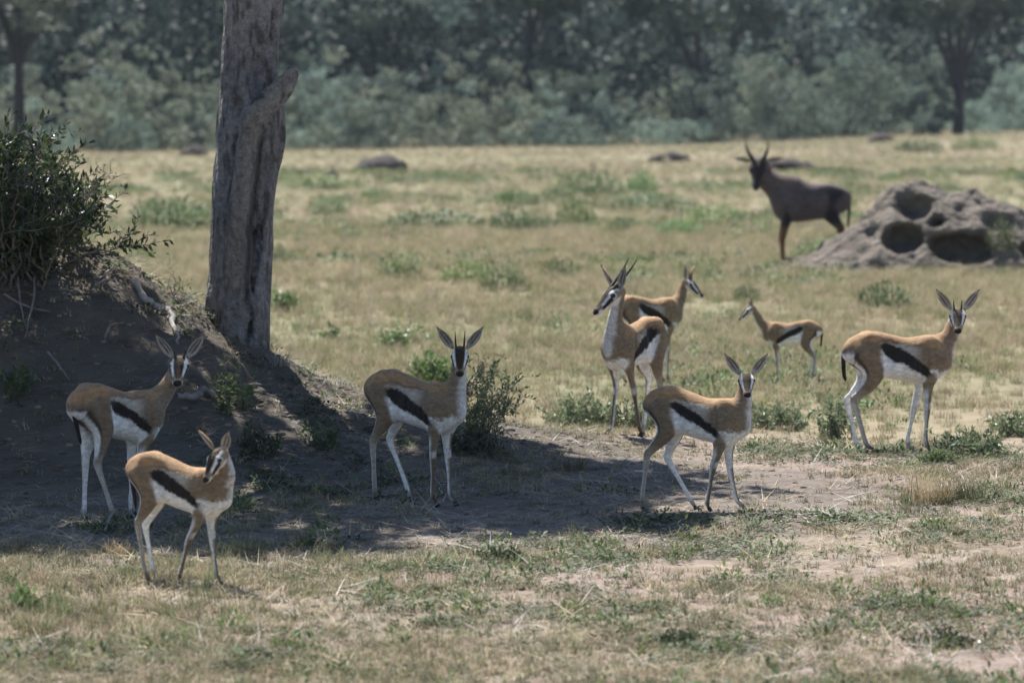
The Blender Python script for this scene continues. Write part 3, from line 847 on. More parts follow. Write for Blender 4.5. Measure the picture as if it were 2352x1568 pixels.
# ------------------------------------------------------------------ scattered ground cover (nobody could count it)
def blade_mesh(name, n, spread, h0, h1, width, lean, mat, segs=2, colors=((.34, .27, .15), (.42, .34, .20)), base_dark=1.0, seed=0, flat=0.0):
    r = np.random.default_rng(seed + 77)
    V, F4, F3, C = [], [], [], []
    for b in range(n):
        a = r.uniform(0, 2 * math.pi); rd = spread * math.sqrt(r.random())
        p = np.array((math.cos(a) * rd, math.sin(a) * rd, -.004))
        h = r.uniform(h0, h1); az = r.uniform(0, 2 * math.pi); ln = lean * r.uniform(.3, 1.3)
        dirv = np.array((math.cos(az), math.sin(az), 0)); side = np.array((-math.sin(az + r.normal() * .6), math.cos(az), 0)); side /= np.linalg.norm(side)
        c0 = np.array(colors[0]); c1 = np.array(colors[1]); cb = c0 + (c1 - c0) * r.random()
        o = len(V)
        for k in range(segs + 1):
            t = k / segs
            up = h * (t - .35 * ln * t * t) * (1 - flat)
            q = p + np.array((0, 0, 1)) * up + dirv * (h * ln * t * t * (1 + flat) + flat * h * t)
            w = width * (1 - t * .9) * .5
            if k < segs:
                V += [q - side * w, q + side * w]; C += [cb * (base_dark + (1 - base_dark) * t)] * 2
            else:
                V.append(q); C.append(cb)
        for k in range(segs - 1): F4.append((o + 2 * k, o + 2 * k + 1, o + 2 * k + 3, o + 2 * k + 2))
        F3.append((o + 2 * segs - 2, o + 2 * segs - 1, o + 2 * segs))
    return bpy_obj(name, new_mesh(name, V, [np.array(F4), np.array(F3)] if F4 else np.array(F3), True, mat, np.array(C)))

def bpy_obj(name, me): return bpy.data.objects.new(name, me)

def leaf_mesh(name, n, spread, height, size, aspect, mat, colors, seed=0, up=.6):
    """little broad-leaved herb: leaves pointing outwards and up, folded along the midrib"""
    r = np.random.default_rng(seed + 5)
    V, Q, C = [], [], []
    for b in range(n):
        a = r.uniform(0, 2 * math.pi); q = r.random() ** .5
        p = np.array((math.cos(a) * spread * q, math.sin(a) * spread * q, height * r.random() * (1.1 - .6 * q)))
        az = a + r.normal() * .8; el = up * r.uniform(-.2, 1.4)
        t = np.array((math.cos(az) * math.cos(el), math.sin(az) * math.cos(el), math.sin(el)))
        s = np.cross(t, (0, 0, 1)); s /= np.linalg.norm(s) + 1e-6; nrm = np.cross(s, t)
        L = size * r.uniform(.6, 1.3); w = L * aspect * .5
        o = len(V); cb = np.array(colors[0]) + (np.array(colors[1]) - np.array(colors[0])) * r.random()
        V += [p, p + t * L * .5 + s * w + nrm * w * .4, p + t * L, p + t * L * .5 - s * w + nrm * w * .4]
        Q += [(o, o + 1, o + 2, o + 3)]; C += [cb] * 4
    return bpy_obj(name, new_mesh(name, V, np.array(Q), False, mat, np.array(C)))

def scatter(name, label, P, variants, scale, yaw=None, tilt=.1, seed=0, mat_kind="stuff", weights=None):
    """one object whose points carry copies of the small source meshes"""
    r = np.random.default_rng(seed + 900); n = len(P)
    me = bpy.data.meshes.new(name); me.vertices.add(n); me.vertices.foreach_set("co", np.asarray(P, np.float32).ravel())
    rot = np.stack([r.normal(size=n) * tilt, r.normal(size=n) * tilt, r.random(n) * 6.283 if yaw is None else yaw], 1).astype(np.float32)
    a = me.attributes.new("rot", 'FLOAT_VECTOR', 'POINT'); a.data.foreach_set("vector", rot.ravel())
    a = me.attributes.new("scl", 'FLOAT', 'POINT'); a.data.foreach_set("value", (np.ones(n) * scale).astype(np.float32))
    a = me.attributes.new("var", 'INT', 'POINT'); a.data.foreach_set("value", r.choice(len(variants), n, p=weights).astype(np.int32))
    o = obj(name, me, kind=mat_kind, label=label)
    src = bpy.data.collections.new(name + "_source")
    for k, v in enumerate(variants):
        v.name = "%s_%02d" % (name, k); src.objects.link(v)
    ng = bpy.data.node_groups.new(name + "_nodes", 'GeometryNodeTree')
    ng.interface.new_socket("Geometry", in_out='INPUT', socket_type='NodeSocketGeometry')
    ng.interface.new_socket("Geometry", in_out='OUTPUT', socket_type='NodeSocketGeometry')
    N, L = ng.nodes, ng.links
    gi, go = N.new("NodeGroupInput"), N.new("NodeGroupOutput")
    ip = N.new("GeometryNodeInstanceOnPoints"); ci = N.new("GeometryNodeCollectionInfo")
    ci.inputs["Collection"].default_value = src; ci.inputs["Separate Children"].default_value = True; ci.inputs["Reset Children"].default_value = True
    ip.inputs["Pick Instance"].default_value = True
    def attr(nm, ty):
        x = N.new("GeometryNodeInputNamedAttribute"); x.data_type = ty; x.inputs["Name"].default_value = nm; return x.outputs["Attribute"]
    e2r = N.new("FunctionNodeEulerToRotation")
    L.new(attr("rot", 'FLOAT_VECTOR'), e2r.inputs[0]); L.new(e2r.outputs[0], ip.inputs["Rotation"])
    L.new(attr("scl", 'FLOAT'), ip.inputs["Scale"]); L.new(attr("var", 'INT'), ip.inputs["Instance Index"])
    L.new(gi.outputs[0], ip.inputs["Points"]); L.new(ci.outputs[0], ip.inputs["Instance"]); L.new(ip.outputs[0], go.inputs[0])
    md = o.modifiers.new("cover", 'NODES'); md.node_group = ng
    return o

def sample(y0, y1, dens, keep, seed, power=0.0, half=.145, extra=.7):
    """points in the wedge of land between distances y0 and y1; dens per m2 at y0, thinning as y^-power; keep(x,y): chance 0..1"""
    r = np.random.default_rng(seed + 40)
    W_ = half * y1 + extra
    n = int(dens * (y1 - y0) * 2 * W_)
    y = r.uniform(y0, y1, n); x = r.uniform(-W_, W_, n)
    p = (y0 / y) ** power * (np.abs(x) < half * y + extra)
    k = r.random(n) < p
    x, y = x[k], y[k]
    k = r.random(len(x)) < keep(x, y)
    x, y = x[k], y[k]
    return np.stack([x, y, ground_z(x, y)], 1)

M_DRY = material("dry_grass", (0, 0, 0), 0.75, tint=True, random_val=.38, random_hue=.018, translucent=.25, spec=.25)
M_GREEN = material("green_grass", (0, 0, 0), 0.65, tint=True, random_val=.34, random_hue=.03, translucent=.30, spec=.3)
M_LITTER = material("litter", (0, 0, 0), 0.9, tint=True, random_val=.35, random_hue=.01, spec=.15)
STRAW = ((.265, .21, .13), (.47, .395, .27)); OLIVE = ((.13, .135, .07), (.25, .24, .13)); LEAFG = ((.085, .13, .048), (.16, .21, .08)); DARKG = ((.04, .062, .028), (.08, .105, .045)); GOLD = ((.27, .215, .115), (.42, .335, .19)); GREY = ((.20, .18, .155), (.42, .385, .34))

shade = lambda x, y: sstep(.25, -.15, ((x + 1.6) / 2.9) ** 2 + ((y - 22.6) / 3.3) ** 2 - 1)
def pat(x, y, sx, sy, z): return vnoise(x * sx, y * sy, z)

short_v = [blade_mesh("short_grass", 14, .035, .018, .055, .004, 1.15, M_DRY, 2, STRAW, seed=k) for k in range(5)] + \
          [blade_mesh("short_grass", 13, .03, .02, .06, .0040, 1.1, M_DRY, 2, OLIVE, seed=20 + k) for k in range(3)]
def keep_short(x, y):
    bnk, mdw = zone(x, y)
    d = .45 - .40 * sstep(.3, 1.2, x) * sstep(18.5, 20, y) + .7 * pat(x, y, .8, .5, 4.4) + .45 * pat(x, y, 2.6, 1.7, 8.1) + .45 * sstep(17.5, 15, y) + .7 * sstep(.2, -1.2, x) * sstep(20.8, 19.6, y) - .42 * shade(x, y)
    return np.clip(d, .05, 1) * (1 - .75 * bnk) * (1 - sstep(27, 28.5, y))
P = sample(12.6, 28.5, 640, keep_short, 1)
scatter("short_grass", "short dry trampled grass across the foreground", P, short_v, np.random.default_rng(1).uniform(.6, 1.45, len(P)), seed=1, weights=[.10, .10, .10, .10, .08, .18, .17, .17])

tuft_v = [blade_mesh("grass_tufts", 34, .05, .06, .15, .0042, .75, M_DRY, 3, STRAW if k < 2 else OLIVE, seed=40 + k) for k in range(5)] + \
         [blade_mesh("grass_tufts", 34, .05, .06, .15, .0042, .75, M_GREEN, 3, LEAFG, seed=50)]
def keep_tuft(x, y):
    bnk, mdw = zone(x, y)
    d = -.35 + 1.1 * pat(x, y, .6, .4, 14.4) + .5 * pat(x, y, 2.0, 1.3, 5.1) + .8 * sstep(-.4, -1.6, x) * sstep(20.5, 19.6, y) * sstep(14, 16, y) + .35 * sstep(16, 14.5, y)
    return np.clip(d, .0, 1) * (1 - .85 * bnk) * (1 - sstep(26.2, 27.5, y)) * (1 - .8 * shade(x, y))
P = sample(12.6, 27.5, 46, keep_tuft, 2)
scatter("grass_tufts", "loose yellow-green grass tufts in the foreground", P, tuft_v, np.random.default_rng(2).uniform(.5, 1.15, len(P)), seed=2)

herb_v = [leaf_mesh("low_herbs", 34, .075, .03, .026, .5, M_GREEN, DARKG, seed=k, up=.45) for k in range(4)] + [leaf_mesh("low_herbs", 26, .05, .06, .03, .4, M_GREEN, LEAFG, seed=9, up=.8)]
def keep_herb(x, y):
    d = .0 + 1.25 * pat(x, y, 1.1, .75, 24.4) + .75 * pat(x, y, 3.4, 2.2, 6.6) + .22 * sstep(-.2, 1.0, x) * sstep(19, 17.5, y)
    return np.clip(d * 1.3, 0, 1) * (1 - sstep(26, 27, y)) * (.55 + .45 * (1 - zone(x, y)[0]))
P = sample(12.6, 27, 120, keep_herb, 3)
scatter("low_herbs", "dark green ground-hugging herbs in patches on the soil", P, herb_v, np.random.default_rng(3).uniform(.5, 1.3, len(P)), seed=3)

lit_v = [blade_mesh("straw_litter", 9, .07, .04, .13, .004, .5, M_LITTER, 2, GREY if k < 3 else STRAW, base_dark=1.0, seed=60 + k, flat=.88) for k in range(6)]
def keep_lit(x, y):
    bnk, mdw = zone(x, y)
    return np.clip(.45 + .5 * pat(x, y, 1.4, 1.0, 2.4) + .5 * shade(x, y), .08, 1) * (1 - sstep(26.5, 27.5, y)) * (1 - .1 * bnk)
P = sample(12.6, 27.5, 190, keep_lit, 4); P[:, 2] += .006
scatter("straw_litter", "dead straw and twigs strewn over the shaded soil", P, lit_v, np.random.default_rng(4).uniform(.6, 1.3, len(P)) ** 2, seed=4, tilt=.12)

clod_r = np.random.default_rng(8)
def clod(k):
    v, q = uv_ball((0, 0, 0), .02, 7, 5); v = v * (1 + .3 * vnoise(v[:, 0] * 60 + k, v[:, 1] * 60, v[:, 2] * 60))[:, None] * np.array((1, .8, .55))
    return bpy_obj("soil_clods", new_mesh("soil_clods", v, q, True, M_LITTER, np.tile((.20, .155, .125) if k % 2 else (.12, .10, .088), (len(v), 1))))
P = sample(12.6, 27, 150, lambda x, y: .10 + .9 * zone(x, y)[0], 5)
scatter("soil_clods", "small crumbs of earth on the soil and bank", P, [clod(k) for k in range(4)], np.random.default_rng(5).uniform(.3, 1.15, len(P)) ** 2, seed=5)

YG = ((.17, .175, .07), (.30, .29, .13))
field_v = [blade_mesh("meadow_grass", 26, .12, .10, .26, .006, 1.0, M_DRY, 3, STRAW, base_dark=1.0, seed=80 + k) for k in range(4)] + \
          [blade_mesh("meadow_grass", 26, .12, .10, .24, .006, 1.0, M_DRY, 3, YG, base_dark=1.0, seed=90 + k) for k in range(2)] + \
          [blade_mesh("meadow_grass", 26, .10, .08, .20, .007, .6, M_GREEN, 3, LEAFG, base_dark=1.0, seed=95)]
fieldn = lambda x, y: vnoise(x * .5, y * .22, 31.0) + .6 * vnoise(x * 1.6, y * .7, 12.0)
P = sample(26.6, 80, 150, lambda x, y: sstep(26.4, 28.0, y + .4 * vnoise(x * 2, y)) * np.clip(.55 + .5 * fieldn(x, y), .12, 1) * (.45 + .55 * sstep(28, 31, y)), 6, power=1.3)
sc_ = np.random.default_rng(6).uniform(.6, 1.2, len(P)) * np.interp(P[:, 1], [27, 30, 40, 80], [.42, .52, .72, 1.15])
scatter("meadow_grass", "sunlit straw-coloured grass of the open meadow", P, field_v, sc_, seed=6, weights=[.17, .17, .16, .12, .15, .13, .10])
weed_v = [leaf_mesh("field_weeds", 40, .12, .10, .05, .45, M_GREEN, c_, seed=30 + k, up=.8) for k, c_ in enumerate((LEAFG, OLIVE, ((.09, .125, .065), (.17, .22, .12)), LEAFG))]
P = sample(28, 150, 19, lambda x, y: np.clip(-.25 + 1.1 * vnoise(x * .55 + 4, y * .17, 41.0) + .6 * vnoise(x * 1.9, y * .6, 17.0), 0, 1), 8, power=.9)
scatter("field_weeds", "low green weeds in broad patches over the meadow", P, weed_v, np.random.default_rng(8).uniform(.6, 1.3, len(P)) * np.interp(P[:, 1], [28, 60, 150], [.8, 1.4, 2.6]), seed=8)
P = sample(80, 330, 3.6, lambda x, y: np.clip(.6 + .5 * vnoise(x * .15, y * .05, 3.3), .1, 1), 7, power=.6, half=.14)
scatter("far_grass", "pale grass of the far meadow before the trees", P, [v.copy() for v in field_v], np.random.default_rng(7).uniform(.8, 1.5, len(P)), seed=7, weights=[.18, .18, .18, .14, .11, .10, .11])
# ------------------------------------------------------------------ shrubs, herbs and dead wood one can point at
M_LEAF = material("shrub_leaf", (0, 0, 0), 0.42, tint=True, noise=(8, .25), translucent=.36, spec=.4)
M_TWIG = material("twig", (.17, .145, .125), 0.85, noise=(30, .3))
M_ROOT = material("dead_wood", (.22, .195, .175), 0.85, noise=(18, .35), bump=(60, .5, .01))

def shrub(name, label, cat, stems, leaf, per_m, colors, r0=.006, group=None, seed=0, spray=.5, leaf_from=.25, aspect=.36, twigs=2, twig_len=.25, dens_tip=1.0):
    """stems: list of (base, control, tip) points. Leaves sit in alternate rows along stems and side twigs."""
    r = np.random.default_rng(seed + 300)
    E = bpy.data.objects.new(name, None); COL.objects.link(E)
    b0 = np.asarray(stems[0][0], float); E.location = b0
    E["label"] = label; E["category"] = cat
    if group: E["group"] = group
    SV, SQ, o = [], [], 0
    LV, LC = [], []
    def add_leaves(pp, frm):
        seg = np.linalg.norm(np.diff(pp, axis=0), axis=1).sum()
        n = max(2, int(seg * per_m * (1 - frm)))
        for k in range(n):
            t = frm + (1 - frm) * (k + r.random() * .6) / n
            f = t * (len(pp) - 1); i = min(int(f), len(pp) - 2); p = pp[i] + (pp[i + 1] - pp[i]) * (f - i)
            d = pp[i + 1] - pp[i]; d /= np.linalg.norm(d) + 1e-9
            s = r.normal(size=3); s -= d * s.dot(d); s /= np.linalg.norm(s) + 1e-9
            tdir = d * spray + s * (1 - spray * .4) + np.array((0, 0, .25)); tdir /= np.linalg.norm(tdir)
            u = np.cross(tdir, r.normal(size=3)); u /= np.linalg.norm(u) + 1e-9; nn = np.cross(u, tdir)
            L = leaf * r.uniform(.6, 1.25); w = L * aspect * .5
            LV.extend([p, p + tdir * L * .45 + u * w + nn * w * .35, p + tdir * L, p + tdir * L * .45 - u * w + nn * w * .35])
            c = np.array(colors[0]) + (np.array(colors[1]) - np.array(colors[0])) * r.random() ** 1.3
            LC.extend([c] * 4)
    for (b, c, t) in stems:
        b, c, t = (np.asarray(q, float) for q in (b, c, t))
        pp = catmull([b, c, t], 7) + np.concatenate([np.zeros((1, 3)), r.normal(size=(14, 3)) * .012])
        v, q = tube(pp, np.linspace(r0, r0 * .25, len(pp)), 5); SV.append(v); SQ.append(q + o); o += len(v)
        add_leaves(pp, leaf_from)
        for k in range(twigs):
            i = r.integers(4, 14); L = twig_len * r.uniform(.5, 1.2)
            d = pp[min(i + 1, 14)] - pp[i - 1]; d /= np.linalg.norm(d) + 1e-9
            d = d * .6 + r.normal(size=3) * .6 + np.array((0, 0, .15)); d /= np.linalg.norm(d)
            tp = catmull([pp[i], pp[i] + d * L * .5 + r.normal(size=3) * .02, pp[i] + d * L + np.array((0, 0, -.06 * L))], 3)
            v, q = tube(tp, np.linspace(r0 * .5, r0 * .18, len(tp)), 4); SV.append(v); SQ.append(q + o); o += len(v)
            add_leaves(tp, .08)
    obj("branches", new_mesh("branches", np.concatenate(SV) - b0, np.concatenate(SQ), True, M_TWIG), E)
    if LV:
        obj("foliage", new_mesh("foliage", np.array(LV) - b0, np.arange(len(LV)).reshape(-1, 4), False, M_LEAF, np.array(LC)), E)
    return E

rs = random.Random(21)
# the dense bush on top of the bank
stems = []
for k in range(250):
    d = 25.45 + rs.uniform(-.55, .9)
    bx_ = rs.uniform(-4.0, -2.7); b = (bx_, d, gz(bx_, d) - .03)
    tx = bx_ + rs.gauss(.08, .32); ty = d + rs.gauss(-.1, .3)
    topz = np.interp(tx, [-4.2, -3.3, -2.85, -2.6, -2.4, -2.2], [1.98, 1.94, 1.90, 1.62, 1.40, 1.3])
    tz = max(b[2] + .1, min(topz, b[2] + rs.uniform(.12, 1.0)))
    stems.append((b, ((b[0] * .6 + tx * .4), d * .6 + ty * .4, b[2] + (tz - b[2]) * .65), (tx, ty, tz)))
shrub("bush", "dense dark glossy-leaved bush crowning the earth bank", "bush", stems, .056, 50, ((.024, .042, .016), (.07, .10, .035)), .008, seed=1, twigs=4, twig_len=.24, leaf_from=.06)
stems = []
for k in range(16):
    bx_ = rs.uniform(-3.1, -2.85); b = (bx_, 25.2, gz(bx_, 25.2) + .02)
    stems.append((b, (bx_ + .12, 25.1, b[2] + .16), (bx_ + rs.uniform(.2, .5), 25.05 + rs.uniform(-.2, .2), b[2] + rs.uniform(.02, .28))))
shrub("bush", "leafy spray of the bush leaning out over the bank's crest", "bush", stems, .055, 46, ((.035, .055, .02), (.10, .13, .05)), .006, seed=2, twigs=2, twig_len=.2)
# thin bare twigs rising beside it
def sprig(label, px, py, d, tips, r=.0035, leaf=None, seed=0):
    b = at(px, py, d); st = []
    for (tx, ty) in tips:
        t = at(tx, ty, d + rs.uniform(-.1, .1)); m_ = (b + t) * .5 + Vector((rs.uniform(-.03, .03), 0, .03))
        st.append((tuple(b), tuple(m_), tuple(t)))
    return shrub("dry_sprig", label, "twig", st, .02, leaf or 8, ((.10, .10, .05), (.16, .15, .07)), r, group=None, seed=seed, twigs=3, twig_len=.10)
sprig("thin bare branching twigs standing up from the bush's outer edge", 190, 470, 25.4, [(245, 370), (285, 430), (262, 395), (225, 420), (300, 400)], .004, 10, 3)
sprig("single dry sprig on the bank's crest between bush and trunk", 400, 680, 25.6, [(372, 595), (385, 640), (430, 665)], .003, 5, 4)

# the leafy bush behind the central gazelle
b0 = at(1095, 972, 24.6); b0.z = gz(b0.x, b0.y)
stems = []
tips = [(1200, 870), (1195, 900), (1185, 930), (1165, 850), (1130, 825), (1140, 860), (1105, 840), (1075, 870), (1060, 900), (1170, 880), (1150, 905), (1120, 890), (1190, 945), (1090, 930), (1135, 940), (1160, 930), (1100, 865), (1080, 940), (1120, 950), (1150, 955), (1070, 960), (1110, 915), (1040, 960), (1180, 915)]
for k, (tx, ty) in enumerate(tips):
    t = at(tx + rs.uniform(-8, 8), ty, 24.6 + rs.uniform(-.25, .3)); b = b0 + Vector((rs.uniform(-.08, .08), rs.uniform(-.1, .1), -.02))
    m_ = (b + t) * .5 + Vector((rs.uniform(-.03, .02), 0, .06))
    stems.append((tuple(b), tuple(m_), tuple(t)))
shrub("bush", "small arching leafy bush right behind the central gazelle", "bush", stems, .030, 75, ((.10, .135, .05), (.29, .36, .15)), .004, seed=5, twigs=4, twig_len=.14)
tw = [(1115, 905, [(1138, 845), (1130, 805), (1150, 860), (1105, 850)])]
sprig("wiry forked twig poking up out of the small arching bush", 1070, 905, 24.7, [(1110, 850), (1135, 810), (1160, 850), (1128, 850)], .0035, 9, 6)

# soft green plants and herb beds in the sunlit grass
def herb(label, px, py, w, hgt, d=None, n=22, leaf=.035, per_m=46, cols=LEAFG, name="herb_plant", cat="plant", group=None, seed=0, deep=.5, aspect=.42, twigs=1):
    g = on_ground(px, py) if d is None else at(px, py, d)
    s = FPX / g.y; wm, hm = w / s, hgt / s
    st = []
    for k in range(n):
        a = rs.uniform(0, 2 * math.pi); q = math.sqrt(rs.random())
        bx_, by_ = g.x + math.cos(a) * q * wm * .38, g.y + math.sin(a) * q * wm * .38 * deep * 2
        b = (bx_, by_, gz(bx_, by_) - .01)
        t = (bx_ + rs.gauss(0, wm * .13), by_ + rs.gauss(0, wm * .1), b[2] + hm * rs.uniform(.45, 1.05) * (1 - .45 * q * q))
        st.append((b, ((b[0] + t[0]) / 2 + rs.gauss(0, .01), (b[1] + t[1]) / 2, (b[2] + t[2]) / 2 + .02 * hm), t))
    return shrub(name, label, cat, st, leaf, per_m, cols, .0035, group, seed, spray=.35, leaf_from=.1, aspect=aspect, twigs=twigs, twig_len=hm * .35)
BRIGHT = ((.10, .17, .055), (.20, .29, .10)); SAGE = ((.12, .165, .085), (.24, .29, .15))
herb("bright green bushy plant glimpsed behind the central gazelle's neck", 1000, 890, 130, 90, n=46, leaf=.05, cols=BRIGHT, seed=11)
herb("bed of grey-green herbs behind the horned buck's forelegs", 1330, 985, 190, 95, n=60, leaf=.04, cols=SAGE, seed=12)
herb("low grey-green herbs between the horned buck's legs", 1460, 985, 130, 75, n=40, leaf=.038, cols=SAGE, seed=13)
herb("green weeds behind the hornless gazelle's chest", 1790, 985, 170, 75, n=44, leaf=.04, cols=SAGE, seed=14)
herb("upright weeds in front of the tan gazelle's hind legs", 1925, 1005, 110, 95, n=26, leaf=.04, cols=SAGE, seed=15)
herb("leafy weeds spreading beside the tan gazelle's forefeet", 2230, 1050, 200, 75, n=54, leaf=.04, cols=SAGE, seed=16)
herb("low dark weeds at the tan gazelle's forefeet", 2160, 1065, 110, 30, n=30, leaf=.035, cols=LEAFG, seed=17)
herb("weeds at the picture's edge beyond the tan gazelle", 2330, 1000, 120, 70, n=30, leaf=.04, cols=SAGE, seed=18)
herb("pale green leafy plant alone in the grass right of the trunk", 905, 805, 90, 60, n=28, leaf=.05, cols=BRIGHT, seed=19)
herb("thin upright stalk plant beside the lone leafy plant", 950, 790, 40, 95, n=6, leaf=.045, per_m=26, cols=BRIGHT, seed=20)
herb("dark stalked weed standing in the grass near the trunk", 765, 785, 45, 55, n=8, leaf=.06, per_m=26, cols=LEAFG, seed=21)
herb("green tuft hugging the right foot of the trunk", 650, 715, 75, 60, n=30, leaf=.05, cols=BRIGHT, seed=22)
herb("fern-like green herb on the shaded bank right of the rear-view gazelle", 540, 930, 130, 110, n=26, leaf=.035, cols=LEAFG, seed=23)
herb("small pale herb at the tip of the grey log", 510, 950, 50, 30, n=10, leaf=.03, cols=LEAFG, seed=24)
herb("dark bushy herb on the shaded slope below the fern-like one", 590, 1045, 130, 80, n=34, leaf=.032, cols=DARKG, seed=25)
herb("little upright herb in the shade left of the central gazelle", 750, 1030, 85, 60, n=18, leaf=.035, cols=LEAFG, seed=26)
herb("tangle of shaded weeds under the small arching bush", 1090, 1040, 150, 70, n=40, leaf=.03, cols=DARKG, seed=27)
herb("sprouting herb low on the bank at the picture's left edge", 40, 900, 90, 70, n=16, leaf=.035, cols=LEAFG, seed=28)
herb("small bright-leaved weed in the front left corner grass", 62, 1400, 85, 60, n=10, leaf=.045, per_m=36, cols=BRIGHT, seed=29)
herb("tiny green sprout on bare soil beyond the hornless gazelle", 1725, 1030, 32, 18, n=7, leaf=.03, cols=BRIGHT, seed=30)
herb("shaded weed clump in the middle of the bank's foot", 1150, 1290, 110, 40, n=24, leaf=.03, cols=DARKG, seed=31)
herb("dark green weed patch on bare soil at front right", 1560, 1478, 110, 32, n=26, leaf=.028, cols=DARKG, seed=32)
herb("low weed patch right of front right bare soil", 2180, 1485, 170, 40, n=34, leaf=.028, cols=DARKG, seed=33)

def grass_clump(label, px, py, w, hgt, cols, n=90, seed=0, group=None, d=None, width=.005):
    """fine upright grass clump, one mesh"""
    g = on_ground(px, py) if d is None else at(px, py, d)
    s = FPX / g.y; wm, hm = w / s, hgt / s
    o = blade_mesh("grass_clump", n, wm * .42, hm * .25, hm * 1.05, max(width, 1.6 / s), .95, M_DRY if cols is not LEAFG else M_GREEN, 3, cols, base_dark=1.0, seed=seed)
    o.location = g; o["label"] = label; o["category"] = "grass"
    if group: o["group"] = group
    COL.objects.link(o); return o
grass_clump("golden grass tussock on bare ground below the tan gazelle", 2130, 1155, 150, 110, GOLD, 260, 1)
grass_clump("olive grass growing through the golden tussock's far side", 2210, 1150, 130, 105, OLIVE, 220, 2)
grass_clump("yellowing grass clump at the small front gazelle's hind feet", 275, 1275, 75, 60, GOLD, 90, 3)
grass_clump("golden grass round the hornless gazelle's forefeet", 1640, 1235, 150, 45, GOLD, 170, 4)
grass_clump("thin golden grass on soil right of the hornless gazelle's forefeet", 1910, 1225, 150, 30, GOLD, 120, 5)
grass_clump("greener grass in sun at the shade's front edge", 770, 1290, 170, 55, OLIVE, 170, 6)
grass_clump("grass clump by the small front gazelle's forefeet", 585, 1270, 130, 60, OLIVE, 150, 7)
grass_clump("shaded grass tuft on the crest behind the central gazelle", 1310, 1080, 90, 60, OLIVE, 90, 8)
grass_clump("seeding grass at the trunk's foot", 640, 840, 60, 55, GREY, 70, 9)
grass_clump("thin dry grass on the bank's skyline near the trunk", 760, 885, 90, 45, GREY, 60, 10)
grass_clump("tall dry grass stalks behind the small front gazelle's chest", 610, 1180, 60, 100, STRAW, 14, 11)

# green tufts dotted over the open field
tufts = [(1474, 448, 62, 38, "bright round"), (1362, 455, 90, 38, "wide"), (1283, 462, 60, 26, "low"), (1186, 474, 70, 24, "flat"), (1174, 536, 80, 36, "dense"), (1246, 536, 56, 26, "small"), (1322, 526, 66, 40, "rounded"), (1430, 540, 56, 26, "neat"),
         (1499, 488, 130, 26, "spreading"), (1560, 545, 90, 30, "twin-headed"), (1002, 530, 150, 30, "broad faint"), (918, 645, 95, 45, "soft"), (1075, 652, 80, 36, "grey-green"), (1153, 666, 95, 42, "dark leafy"), (754, 498, 60, 30, "lone"), (863, 462, 60, 22, "yellowish"),
         (392, 532, 130, 50, "big"), (642, 612, 60, 30, "half hidden"), (742, 436, 130, 24, "grey"), (2030, 712, 85, 40, "vivid"), (1716, 690, 50, 24, "little"), (1640, 510, 90, 26, "pale"), (1880, 600, 110, 30, "ragged"), (2110, 352, 70, 20, "distant"), (2240, 345, 90, 20, "distant leafy"), (1290, 640, 60, 30, "fading"), (2300, 600, 60, 50, "lush")]
where = {0: "of the pair on the field's rise above the buck", 1: "under the end-on distant gazelle", 2: "left of the distant end-on gazelle", 3: "farther left along that same rise", 4: "mid-field above the small bush, first of three", 5: "between two bigger tufts mid-field", 6: "mid-field above the horned buck's head", 7: "straight above the horned buck's ears",
         8: "on the rise above the half-hidden gazelle", 9: "above the half-hidden gazelle's head", 10: "in mid-field straw above the central gazelle", 11: "in straw above and left of the central gazelle's horns", 12: "in straw right of the central gazelle's ears", 13: "next to the grey-green one in straw", 14: "in the field right of the trunk", 15: "farther out right of the trunk",
         16: "in the field between bush and trunk", 17: "beside the trunk's right edge", 18: "hiding the distant standing gazelle's legs", 19: "above the tan gazelle's back", 20: "above the small pale gazelle's head", 21: "left of the dark antelope's forelegs", 22: "at the foot of the hole-riddled mound beside the dark antelope", 23: "near the trees above the mound", 24: "near the trees at the far right", 25: "in straw left of the horned buck's face", 26: "growing on the hole-riddled mound's flank"}
tv = [leaf_mesh("tuft", 620, .5, .40, .10, .35, M_GREEN, ((.085, .125, .06), (.17, .225, .115)) if k else ((.10, .155, .06), (.19, .265, .11)), seed=70 + k, up=.9).data for k in range(3)]
for k, (px, py, w, hgt, look) in enumerate(tufts):
    g = on_ground(px, py) if k != 26 else at(px, py - 20, 56.0)
    s = FPX / g.y
    o = obj("green_tuft", tv[k % 3], loc=g, label="%s green tuft %s" % (look, where[k]), cat="plant", group="green tufts over the field")
    o.scale = (w / s * 1.15, w / s * 1.6, hgt / s / .24); o.rotation_euler = (0, 0, k * 1.7)

# dead wood, roots and straws
def wood(name, label, pts, rads, cat="branch", mat=None):
    P = catmull([tuple(p) for p in pts], 5); P[1:-1] += np.random.default_rng(len(label)).normal(size=(len(P) - 2, 3)) * max(rads) * .2; R_ = np.interp(np.linspace(0, 1, len(P)), np.linspace(0, 1, len(rads)), rads)
    v, q = tube(P, R_ * (1 + 0.14 * np.sin(np.arange(len(P)) * 1.9 + len(label))), 8); c = P[0].copy()
    return obj(name, new_mesh(name, v - c, q, True, mat or M_ROOT), loc=c, label=label, cat=cat)
def face_pt(px, py, lift=.015):
    p = on_ground(px, py); return p + Vector((0, -.01, lift))
wood("exposed_root", "pale bare root snaking down the sunlit crest of the bank", [face_pt(305, 655, .03), face_pt(330, 690), face_pt(355, 708), face_pt(385, 722), face_pt(402, 755), face_pt(410, 790, 0)], [.015, .024, .020, .023, .016, .006], "root", material("bleached_root", (.36, .33, .30), .85, noise=(18, .3), bump=(60, .5, .01)))
wood("fallen_log", "crooked grey log lying beside the rear-view gazelle's chest", [face_pt(408, 925, .04), face_pt(440, 930, .045), face_pt(470, 917, .05), face_pt(500, 925, .03)], [.014, .022, .020, .010], "log")
